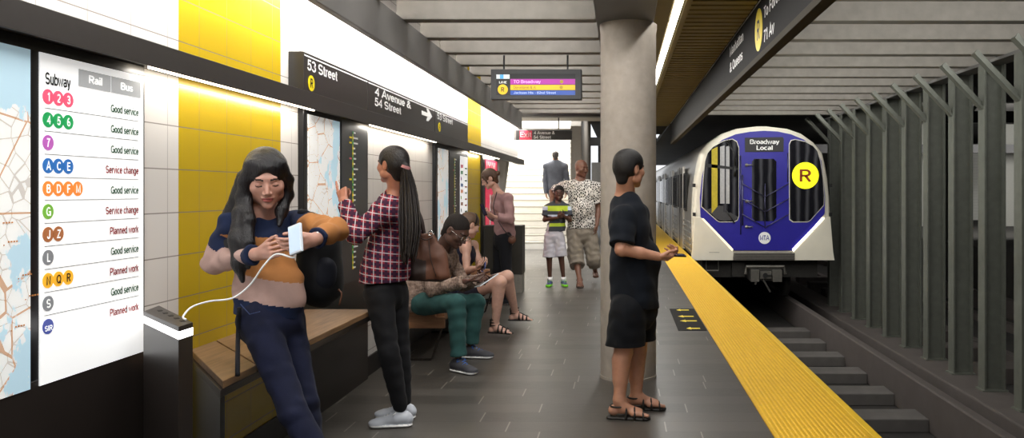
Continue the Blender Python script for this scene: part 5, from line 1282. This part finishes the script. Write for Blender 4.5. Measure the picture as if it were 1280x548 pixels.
# ---------------------------------------------------------------- seated woman with crossed legs
def seated_woman():
    H = Head(P(587, 282, 8.02), (.72,.55,-.35), 0, 1.05, True)
    r = person('seated woman in sleeveless navy top with bare legs beside the man on the bench', (P(588,0,8.05)[0], 8.05, 0))
    f = nrm((.9,.1,-.2)); nec = P(582, 301, 8.06); che = P(579, 320, 8.08); pel = P(575, 362, 8.06)
    shR, elR, wrR = P(583, 309, 7.90), P(583, 339, 7.82), P(597, 335, 7.60)
    shL, elL, wrL = P(592, 306, 8.26), P(601, 338, 8.2), P(603, 334, 7.80)
    hpR, knR, anR = P(582, 366, 7.96), P(625, 353, 7.66), P(619, 406, 7.74)
    hpL, knL, anL = P(586, 364, 8.20), P(634, 346, 8.10), P(644, 391, 8.36)
    zf = 1.42 - (417-239)*7.74/F
    S = SDF(.0055); S.cap(nec, H.w(0,-.02,-.04), .046, .047, .02); torso(S, pel, che, nec, shR, shL, f, -.004, .88, True)
    arm(S, shR, elR, wrR, -.002, .92); arm(S, shL, elL, wrL, -.002, .92); leg(S, hpR, knR, anR, 0, 1.0, calf=(-1,.0,0), th=(.092,.062), ca=(.056,.034)); leg(S, hpL, knL, anL, 0, 1.0, calf=(-1,0,0), th=(.092,.062), ca=(.056,.034))
    for an, d in ((anR, (1,-.25)), (anL, (1,.0))): foot.floor = an[2] - .085; foot(S, an, d, .95)
    foot.floor = 0.0
    S2 = SDF(.0045); H.skull(S2, True); S2.cap(H.w(0,-.02,-.05), nec, .044, .050, .02)
    S3 = SDF(.004); hand(S3, wrR, P(604,332,7.56) - wrR, V(0,.4,.8), 1, .92, curls=((35,40,25),)*4); hand(S3, wrL, P(606,330,7.66)-wrL, V(-.2,-.6,.5), -1, .92, curls=((35,40,25),)*4)
    sdf_obj('body', [S, S2, S3], skin('pale', '#c99f8d', '#a9605a'), r, H.assign)
    G = SDF(.006); torso(G, pel, che, nec - V(0,0,.05), shR*.5+che*.5, shL*.5+che*.5, f, .010, .90, True); G.clip(nec - V(0,0,.055), (0,0,1)); G.wr = (.003, 45, 0); sdf_obj('navy_top', G, [cloth('navy_top', '#1a1a2c')], r)
    J = SDF(.006); J.cap(pel - V(0,0,.03), pel + V(.03,0,0), .155, .14, .03, squash=(V(0,0,1), .8)); leg(J, hpR, knR, anR, .012, 1.02, 0, .22); leg(J, hpL, knL, anL, .012, 1.02, 0, .22); sdf_obj('shorts', J, [cloth('shorts_dark', '#2a2a36')], r)
    for an, d in ((anR, (1,-.25)), (anL, (1,.0))): strap_sandal(r, an, d, m_sandal, m_sandal, .95, an[2]-.085, 6, 3, .085, .028)
    h = SDF(.005); hair_cap(h, H, .010, .062, k=.01); h.cap(H.w(0,-.075,-.02), H.w(.02,-.10,-.07), .045, .02, .02); h.ell(H.w(0,.06,-.10), V(.05,.05,.04), None, .01, '-'); ho = sdf_obj('hair', h, [hairmat('hair_light', '#5c4636', .45)], r)
    MB().tube([H.w(.086*math.cos(a_), .012 + .0*a_, .03 + .092*math.sin(a_)) for a_ in np.linspace(-.1, PI+.1, 16)], .008, 6).build('hair_band', m_blackc, ho, True)
    phone('phone', P(604.5, 331.5, 7.55), V(.5,-.5,.5), V(0,.6,.8), .07, .13, (M('phone_blue', '#27407f', .3), m_phone), 'small blue phone in the hands of the seated woman')
seated_woman()

# ---------------------------------------------------------------- woman in mauve blouse
def mauve_woman():
    H = Head(P(611.5, 224, 9.95), (-.86,-.25,-.50), 0, 1.02, True)
    r = person('standing woman in mauve blouse and black trousers looking down at her phone', (P(630,0,10)[0], 10, 0))
    f = nrm((-1,-.15,0)); nec = P(622, 241, 10.0); che = P(626, 257, 10.0); pel = P(629, 292, 10.0)
    shL, elL, wrL = P(635, 247, 9.82), P(638, 275, 9.76), P(617, 271, 9.66)
    shR, elR, wrR = P(620, 247, 10.2), P(618, 272, 10.2), P(612, 268, 9.9)
    hpL, knL, anL = P(631, 298, 9.92), P(633, 340, 9.9), P(632, 372.5, 9.95)
    hpR, knR, anR = P(625, 298, 10.1), P(622, 338, 10.05), P(620, 371, 10.1)
    S = SDF(.008); S.cap(nec, H.w(0,-.02,-.04), .047, .048, .02); S.cap(che, nec, .09, .055, .04, squash=(f, .6)); S.cap(pel, che, .10, .10, .03, squash=(f, .6))
    for s_ in (shL, shR): S.cap(nec, s_, .045, .035, .03)
    arm(S, shR, elR, wrR, -.004, .9); arm(S, shL, elL, wrL, -.004, .9); leg(S, hpR, knR, anR, -.01, .9); leg(S, hpL, knL, anL, -.01, .9)
    S2 = SDF(.005); H.skull(S2, True); S2.cap(H.w(0,-.02,-.05), nec, .046, .050, .02)
    S3 = SDF(.004); hand(S3, wrL, P(607, 266, 9.62)-wrL, V(0,.5,.7), 1, .95, curls=((35,40,25),)*4); hand(S3, wrR, P(606,267,9.8)-wrR, V(0,-.5,.6), -1, .95, curls=((35,40,25),)*4)
    sdf_obj('body', [S, S2, S3], skin('peach', '#c79a86', '#a9605a'), r, H.assign)
    G = SDF(.007); torso(G, pel, che, nec, shR, shL, f, .006, .82, True); arm(G, shL, elL, wrL, .012, 1, 0, .9, fo=(.045,.036), hem=True); arm(G, shR, elR, wrR, .012, 1, 0, .9, fo=(.045,.036), hem=True); G.cap(P(629,266,10.02), P(632,298,10.02), .12, .12, .05, squash=(V(0,1,0), .7)); G.cap(P(636,270,10.0), P(640,300,10.0), .05, .035, .04)
    G.wr = (.006, 44, 1); G.clip(P(630,302,10), nrm((-.75,0,-1))); G.ell(nec + V(-.05,0,.02), .05, None, .02, '-'); sdf_obj('blouse', G, [cloth('mauve', '#a37f7d')], r)
    J = SDF(.008); J.cap(pel - V(0,0,.08), pel + V(0,0,.03), .15, .13, .03, squash=(f, .8)); leg(J, hpL, knL, anL, .008, 1); leg(J, hpR, knR, anR, .008, 1); sdf_obj('trousers', J, [m_blackc], r)
    for an, d in ((anL, (-1,-.1)), (anR, (-1,.1))): S_ = SDF(.008); shoe(S_, an, d, .95); sdf_obj('shoe', S_, [m_blackc, m_leatherd], r, shoe_assign(an))
    h = SDF(.005); hair_cap(h, H, .012, .058, k=.01); h.ell(H.w(0,-.125,.012), .032, None, .01); h.ell(H.w(0,.06,-.10), V(.05,.05,.04), None, .01, '-'); h.cap(H.w(-.05,.055,.06), H.w(-.07,.05,-.03), .018, .010, .01); h.cap(H.w(.05,.055,.06), H.w(.07,.05,-.03), .018, .010, .01)
    ho = sdf_obj('hair', h, [hairmat('hair_brown', '#4b3324', .45)], r)
    MB().tube([H.w(0,-.102,.012), H.w(0,-.108,.012)], .026, 12).build('hair_tie', M('tie_blue', '#24355f', .5), ho)
    phone('phone', P(604.5, 262.5, 9.60), V(.35,.9,.1), V(-.35,0,.9), .075, .15, (m_phone, M('phone_dark_blue', '#16203a', .2)), 'dark phone raised in the hand of the woman in the mauve blouse')
    bg = empty('crossbody_bag', P(640, 302, 9.8), 'small brown crossbody bag at the hip of the woman in mauve', 'bag')
    B = SDF(.006); B.ell(P(640,300,9.80), (.05,.03,.05), None, .01); sdf_obj('pouch', B, [m_leather], bg); MB().tube(smooth_path([P(621,240,9.86), P(617,262,9.80), P(628,285,9.76), P(640,298,9.78)], 5), .006, 6).build('strap', m_leatherd, bg, True)
mauve_woman()

# ---------------------------------------------------------------- man in printed shirt, boy
def printed_man():
    Y = 12.1
    H = Head(P(727, 211, Y), (.62,-.78,-.10), 0.0, 1.20, True)
    r = person('bald man in black and white printed shirt with an arm round the boy', (P(726,0,Y)[0], Y, 0))
    f = nrm((.1,-1,0)); nec = P(726, 226, Y+.03); che = P(727, 244, Y+.02); pel = P(727, 283, Y)
    k = 1.12
    shR, elR, wrR = P(708, 232.5, Y+.03), P(690, 240, Y+.24), P(690, 256, Y-.12)
    shL, elL, wrL = P(745, 234, Y+.05), P(748, 260, Y+.10), P(746, 281, Y-.02)
    hpR, knR, anR = P(718, 290, Y), P(720.5, 326, Y-.05), P(724.5, 350, Y-.24)
    hpL, knL, anL = P(736, 290, Y+.04), P(742, 324, Y+.02), P(744, 340, Y+.36)
    S = SDF(.008); S.cap(nec, H.w(0,-.03,-.04), .066, .064, .02); S.cap(che, nec, .13, .07, .04, squash=(f, .6)); S.cap(pel, che, .13, .13, .03, squash=(f, .6))
    for s_ in (shL, shR): S.cap(nec, s_, .06, .05, .03)
    arm(S, shR, elR, wrR, 0, k); arm(S, shL, elL, wrL, 0, k); leg(S, hpR, knR, anR, -.004, 1.05, calf=(0,1,0)); leg(S, hpL, knL, anL, -.004, 1.05, calf=(0,.5,.5))
    foot.floor = anR[2]-.09; foot(S, anR, (.1,-1), 1.1); foot.floor = 0
    S2 = SDF(.0055); H.skull(S2); S2.cap(H.w(0,-.03,-.05), nec, .064, .066, .02)
    S3 = SDF(.0045); hand(S3, wrR, P(695, 262, Y-.2)-wrR, V(.3,.9,0), 1, 1.08, curls=((20,25,15),)*4); hand(S3, wrL, V(-.02,-.05,-1), V(-1,0,0), -1, 1.08, curls=((25,30,20),)*4)
    sdf_obj('body', [S, S2, S3], skin('deep', '#6b4736', '#70433a'), r, H.assign)
    t = NT('printed_shirt'); v = t.n('ShaderNodeTexVoronoi', feature='DISTANCE_TO_EDGE'); mp = t.n('ShaderNodeMapping'); mp.inputs['Scale'].default_value = (1.25,1,.8); t.link(t.co(), mp.inputs[0]); t.link(mp.outputs[0], v.inputs['Vector']); v.inputs['Scale'].default_value = 33
    t.out(t.mix(t.math('GREATER_THAN', v.outputs['Distance'], .125), hexc('#d8d3cc'), hexc('#26221f')), .85, 0, .2)
    G = SDF(.007); torso(G, pel + V(0,0,.02), che, nec, shR, shL, f, .020, 1.10, belly=.02); arm(G, shR, elR, wrR, .026, k, 0, .36, up=(.05,.058), hem=True); arm(G, shL, elL, wrL, .026, k, 0, .38, up=(.05,.060), hem=True); G.cap(P(727,262,Y), P(727,290,Y), .19, .205, .04, squash=(f, .7))
    G.clip(P(727,285.5,Y), (0,0,-1)); G.ell(nec + V(0,-.05,.05), .072, None, .02, '-'); G.wr = (.006, 28, 1); sdf_obj('printed_shirt', G, [t.m], r)
    J = SDF(.007); J.cap(pel - V(0,0,.08), pel + V(0,0,.03), .19, .17, .03, squash=(f, .75)); leg(J, hpR, knR, anR, .018, 1.05, 0, .64, th=(.10,.092), ca=(.092,.09), hem=True); leg(J, hpL, knL, anL, .018, 1.05, 0, .66, th=(.10,.09), ca=(.09,.08), hem=True); J.wr = (.007, 50, 0)
    J.box(P(712,316,Y-.02), (.03,.07,.10), None, .02, .02)
    sdf_obj('cargo_shorts', J, [cloth('khaki_grey', '#857c70', var=.2)], r)
    strap_sandal(r, anR, (.1,-1), m_leather, m_leatherd, 1.1, 0.0, 4, 1, .09)
    S_ = SDF(.007); shoe(S_, anL, (.1,-1), 1.0, anL[2]-.08); sdf_obj('sandal', S_, [m_leather, m_leatherd], r)
printed_man()
def boy():
    Y = 11.95
    H = Head(P(698.8, 241.5, Y), (.12,-1,-.05), 0, .98, True)
    r = person('smiling boy in grey and lime striped polo shirt and white shorts', (P(697,0,Y)[0], Y, 0))
    f = nrm((.1,-1,0)); nec = P(697.5, 255, Y+.03); che = P(696.5, 268, Y+.02); pel = P(693, 290, Y)
    shR, elR, wrR = P(685, 260.5, Y+.02), P(681, 275, Y-.02), P(697, 272.5, Y-.16)
    shL, elL, wrL = P(708, 260.5, Y+.02), P(712, 275, Y-.02), P(705, 270.5, Y-.16)
    hpR, knR, anR = P(687.5, 296, Y), P(686.5, 323, Y-.02), P(687.5, 349, Y)
    hpL, knL, anL = P(698.5, 296, Y), P(701.5, 322, Y-.02), P(704.5, 349, Y)
    k = .8
    S = SDF(.007); S.cap(nec, H.w(0,-.02,-.04), .040, .042, .02); S.cap(che, nec, .08, .05, .03, squash=(f, .6)); S.cap(pel, che, .08, .08, .03, squash=(f, .6))
    for s_ in (shL, shR): S.cap(nec, s_, .04, .03, .03)
    arm(S, shR, elR, wrR, 0, k); arm(S, shL, elL, wrL, 0, k); leg(S, hpR, knR, anR, -.004, .84, ca=(.05,.036), calf=(0,1,0)); leg(S, hpL, knL, anL, -.004, .84, ca=(.05,.036), calf=(0,1,0))
    S2 = SDF(.0048); H.skull(S2); S2.cap(H.w(0,-.02,-.05), nec, .04, .044, .02); S2.ell(H.w(0,.094,-.058), V(.015,.006,.004), H.R, .002)
    S3 = SDF(.0042); hand(S3, wrR, P(703,270,Y-.2)-wrR, V(.2,.8,.4), 1, .82, curls=((45,55,35),)*4); hand(S3, wrL, P(701,268,Y-.2)-wrL, V(-.2,.8,.4), -1, .82, curls=((45,55,35),)*4)
    def asg(c):
        o = H.assign(c); L = H.l(c); o[(np.abs(L[:,0]) < .016) & (L[:,1] > .083) & (np.abs(L[:,2]+.0578) < .0035)] = 2; return o
    sdf_obj('body', [S, S2, S3], skin('boy', '#4f3226', '#6e3d35'), r, asg)
    G = SDF(.006); torso(G, pel, che, nec, shR, shL, f, .022, .80); arm(G, shR, elR, wrR, .022, k, 0, .34, up=(.05,.055), hem=True); arm(G, shL, elL, wrL, .022, k, 0, .34, up=(.05,.055), hem=True); G.clip(P(695,289,Y), (0,0,-1)); G.ell(nec + V(0,-.04,.04), .05, None, .02, '-'); G.wr = (.004, 40, 0)
    def asg2(c):
        py = 239 - (c[:,2]-EYE)*F/Y; o = np.zeros(len(c), int); o[(py > 257.5) & (py < 264)] = 1; o[(py > 268.5) & (py < 272.5)] = 2; o[(py > 279) & (py < 283)] = 1
        ar = (np.abs(c[:,0]-nec[0]) > .15); o[ar & (py > 258) & (py < 263)] = 2; o[ar & (py >= 263)] = 0; return o
    sdf_obj('striped_shirt', G, [cloth('charcoal_stripe', '#3f4248'), cloth('lime_stripe', '#b3c93a'), cloth('pale_stripe', '#b7c3d6')], r, asg2)
    J = SDF(.006); J.cap(pel - V(0,0,.05), pel + V(0,0,.04), .125, .115, .03, squash=(f, .8)); leg(J, hpR, knR, anR, .016, .84, 0, .48, th=(.085,.092), hem=True); leg(J, hpL, knL, anL, .016, .84, 0, .48, th=(.085,.092), hem=True); J.wr = (.004, 60, 0); sdf_obj('shorts', J, [cloth('white_shorts', '#b9b6bd')], r)
    m_b = M('shoe_blue', '#33406b', .6); m_l = M('shoe_lime', '#86e02c', .5)
    for an, d in ((anR, (-.12,-1)), (anL, (.3,-1))):
        S_ = SDF(.006); shoe(S_, an, d, .92); S_.clip(V(an[0],an[1],.10), (0,0,1)); so_ = sdf_obj('shoe', S_, [m_b, m_l], r, shoe_assign(an, 0, .038)); laces('laces', an, d, m_l, so_, .9)
        MB().tube([V(an[0],an[1],.08), V(an[0],an[1],.135)], .040, 14).build('sock', m_wtext, r, True)
    h = SDF(.005); hair_cap(h, H, .006, .062, k=.008); h.ell(H.w(0,.06,-.11), V(.05,.05,.045), None, .01, '-'); sdf_obj('hair', h, [hairmat('hair_boy', '#0f0c0b', .8)], r)
boy()

# ---------------------------------------------------------------- man in grey suit on the stairs, seen from behind
def suited_man():
    Y = 20.25; fl = .51
    H = Head(P(694.3, 195, Y), (-.05,1,0), 0, 1.06)
    r = person('man in grey suit climbing the stairs with his back turned', (P(694,0,Y)[0], Y, fl))
    f = nrm((0,1,0)); nec = P(694.5, 203, Y); che = P(694.5, 213, Y); pel = P(694.5, 237, Y); k = 1.1
    shR, elR, wrR = P(705.5, 208, Y), P(709, 225, Y), P(708, 240, Y-.1)
    shL, elL, wrL = P(683.5, 208, Y), P(681.5, 225, Y), P(682.5, 241, Y-.1)
    z = lambda p, h_: V(p[0], p[1], h_)
    hpR, hpL = P(698, 241, Y), P(691, 241, Y); knR, knL = z(hpR + V(0,.10,0), fl+.60), z(hpL + V(0,-.02,0), fl+.58); anR, anL = z(hpR + V(0,.06,0), fl+.12), z(hpL + V(0,-.02,0), fl+.12)
    S = SDF(.010); S.cap(nec, H.w(0,-.02,-.04), .062, .062, .02); S.cap(pel, nec, .12, .07, .04, squash=(f, .6)); S.cap(nec, shR, .06, .05); S.cap(nec, shL, .06, .05)
    arm(S, shR, elR, wrR, 0, k); arm(S, shL, elL, wrL, 0, k); leg(S, hpR, knR, anR, -.01, 1); leg(S, hpL, knL, anL, -.01, 1)
    S2 = SDF(.007); H.skull(S2); S2.cap(H.w(0,-.02,-.05), nec, .06, .064, .02)
    S3 = SDF(.006); hand(S3, wrL, (0,.1,-1), (1,0,0), 1, 1.1, curls=((25,30,20),)*4); hand(S3, wrR, (0,.1,-1), (-1,0,0), -1, 1.1, curls=((25,30,20),)*4)
    sdf_obj('body', [S, S2, S3], skin('tan', '#9c7059', '#8f554c'), r, H.assign)
    G = SDF(.009); torso(G, pel, che, nec, shR, shL, f, .030, 1.16); arm(G, shR, elR, wrR, .026, k, 0, .97); arm(G, shL, elL, wrL, .026, k, 0, .97); G.cap(pel, pel - V(0,0,.24), .17, .18, .03, squash=(f, .7)); G.clip(pel - V(0,0,.20), (0,0,-1)); G.wr = (.004, 22, 0); G.box(pel + V(0,-.15,-.14), (.004,.06,.14), None, .001, .002, '-')
    sdf_obj('suit_jacket', G, [cloth('suit_grey', '#5b5e68')], r)
    J = SDF(.009); leg(J, hpR, knR, anR, .014, 1.05, 0, 1, ca=(.066,.060)); leg(J, hpL, knL, anL, .014, 1.05, 0, .98, ca=(.066,.060), hem=True); J.cap(hpL, hpR, .10, .10, .03); sdf_obj('trousers', J, [cloth('suit_dark', '#4a4c54')], r)
    for an in (anR, anL): S_ = SDF(.009); shoe(S_, an, (0,1), 1.05, fl); sdf_obj('shoe', S_, [m_blackc, m_blackc], r, shoe_assign(an, fl))
    h = SDF(.007); hair_cap(h, H, .006, .060, k=.008); sdf_obj('hair', h, [hairmat('hair_grey', '#4b4644', .6)], r)
suited_man()

# ---------------------------------------------------------------- man in black shirt and shorts by the pillar
def standing_man():
    Y = 5.05
    H = Head(P(787.5, 212, Y+.02), (.74,.66,-.06), 0, 1.03)
    r = person('man in dark T-shirt, shorts and strap sandals standing before the pillar with a phone', (P(788,0,Y)[0], Y, 0))
    f = nrm((.92,.3,0)); nec = P(781, 249, 5.12); che = P(786, 284, 5.10); pel = P(793, 368, 5.08)
    shR, elR, wrR = P(779, 272, 4.94), P(777, 312, 4.86), P(823, 321, 4.92)
    shL, elL, wrL = P(797, 268, 5.30), P(803, 312, 5.32), P(822, 322, 5.12)
    hpR, knR, anR = P(784, 388, 4.98), P(779, 442, 5.02), P(774, 500, 4.99)
    hpL, knL, anL = P(800, 386, 5.18), P(797, 440, 5.20), P(795, 497, 5.20)
    S = SDF(.005); S.cap(nec, H.w(0,-.03,-.04), .060, .060, .02); S.cap(che, nec, .12, .07, .04, squash=(f, .7)); S.cap(pel, che, .12, .12, .03, squash=(f, .7))
    for s_ in (shL, shR): S.cap(nec, s_, .055, .045, .03)
    arm(S, shR, elR, wrR, 0, 1.0); arm(S, shL, elL, wrL, 0, 1.0); leg(S, hpR, knR, anR, 0, 1.0, calf=(-1,-.2,0), ca=(.058,.037)); leg(S, hpL, knL, anL, 0, 1.0, calf=(-1,-.2,0), ca=(.058,.037))
    fd = ((1,-.12), (1,-.05))
    for an, d in ((anR, fd[0]), (anL, fd[1])): foot.floor = .018; foot(S, an, d, .98)
    foot.floor = 0
    S2 = SDF(.0034); H.skull(S2); S2.cap(H.w(0,-.03,-.05), nec, .050, .058, .02)
    S3 = SDF(.003); hand(S3, wrR, P(838, 321, 4.96)-wrR, V(.1,.25,.95), 1, 1.0, curls=((48,58,38),(52,60,40),(55,62,40),(58,62,40)), th=(.35,.85,.5), thcurl=.7); hand(S3, wrL, P(838,323,5.08)-wrL, V(.2,-.3,.9), -1, 1.0, curls=((30,38,22),)*4)
    sdf_obj('body', [S, S2, S3], skin('light', '#b07f66', '#94574e'), r, H.assign)
    G = SDF(.005); torso(G, pel, che, nec, shR, shL, f, .014, 1.0, belly=.015); arm(G, shR, elR, wrR, .020, 1.0, 0, .43, up=(.052,.058), hem=True); arm(G, shL, elL, wrL, .020, 1.0, 0, .43, up=(.052,.058), hem=True)
    G.cap(P(790,330,5.09), P(795,392,5.08), .148, .155, .05, squash=(V(-f[1],f[0],0), .80)); G.clip(P(796,382,5.05), nrm((-.16,0,-1))); G.clip(elR*.80 + shR*.20, nrm(V(.0,0,-1))) if False else None
    G.ell(nec + V(.02,0,.052), .062, None, .01, '-'); G.wr = (.005, 34, .7); sdf_obj('t_shirt', G, [cloth('tshirt_navy', '#070d17', .9)], r)
    J = SDF(.005); J.cap(pel - V(0,0,.09), pel + V(0,0,.0), .155, .15, .03, squash=(V(-f[1],f[0],0), .85)); leg(J, hpR, knR, anR, .016, 1.0, 0, .48, th=(.092,.104)); leg(J, hpL, knL, anL, .016, 1.0, 0, .48, th=(.092,.104)); J.cap(hpR + V(.02,0,0), knR + V(.03,0,-.04), .098, .105, .03); J.wr = (.004, 46, 0); J.clip(P(790,430,5.05), nrm((0,0,-1)))
    sdf_obj('shorts', J, [cloth('shorts_black', '#090b11', .9)], r)
    for an, d in ((anR, fd[0]), (anL, fd[1])): strap_sandal(r, an, d, m_sandal, m_sandal, 1.0, 0.0, 5, 1, .080, .03)
    h = SDF(.004); hair_cap(h, H, .012, .060, k=.01); h.ell(H.w(0,.06,-.115), V(.06,.05,.045), None, .01, '-'); sdf_obj('hair', h, [hairmat('hair_short', '#100c0b', .55)], r)
    phone('phone', P(843, 319.2, 4.99), V(1,.15,-.05), V(-.15,1,.12), .14, .07, (m_phone, M('phone_dark_blue', '#16203a', .2)), 'dark phone in the hand of the man standing by the pillar')
standing_man()
for o in bpy.data.objects:
    if 'wl' in o: del o['wl']
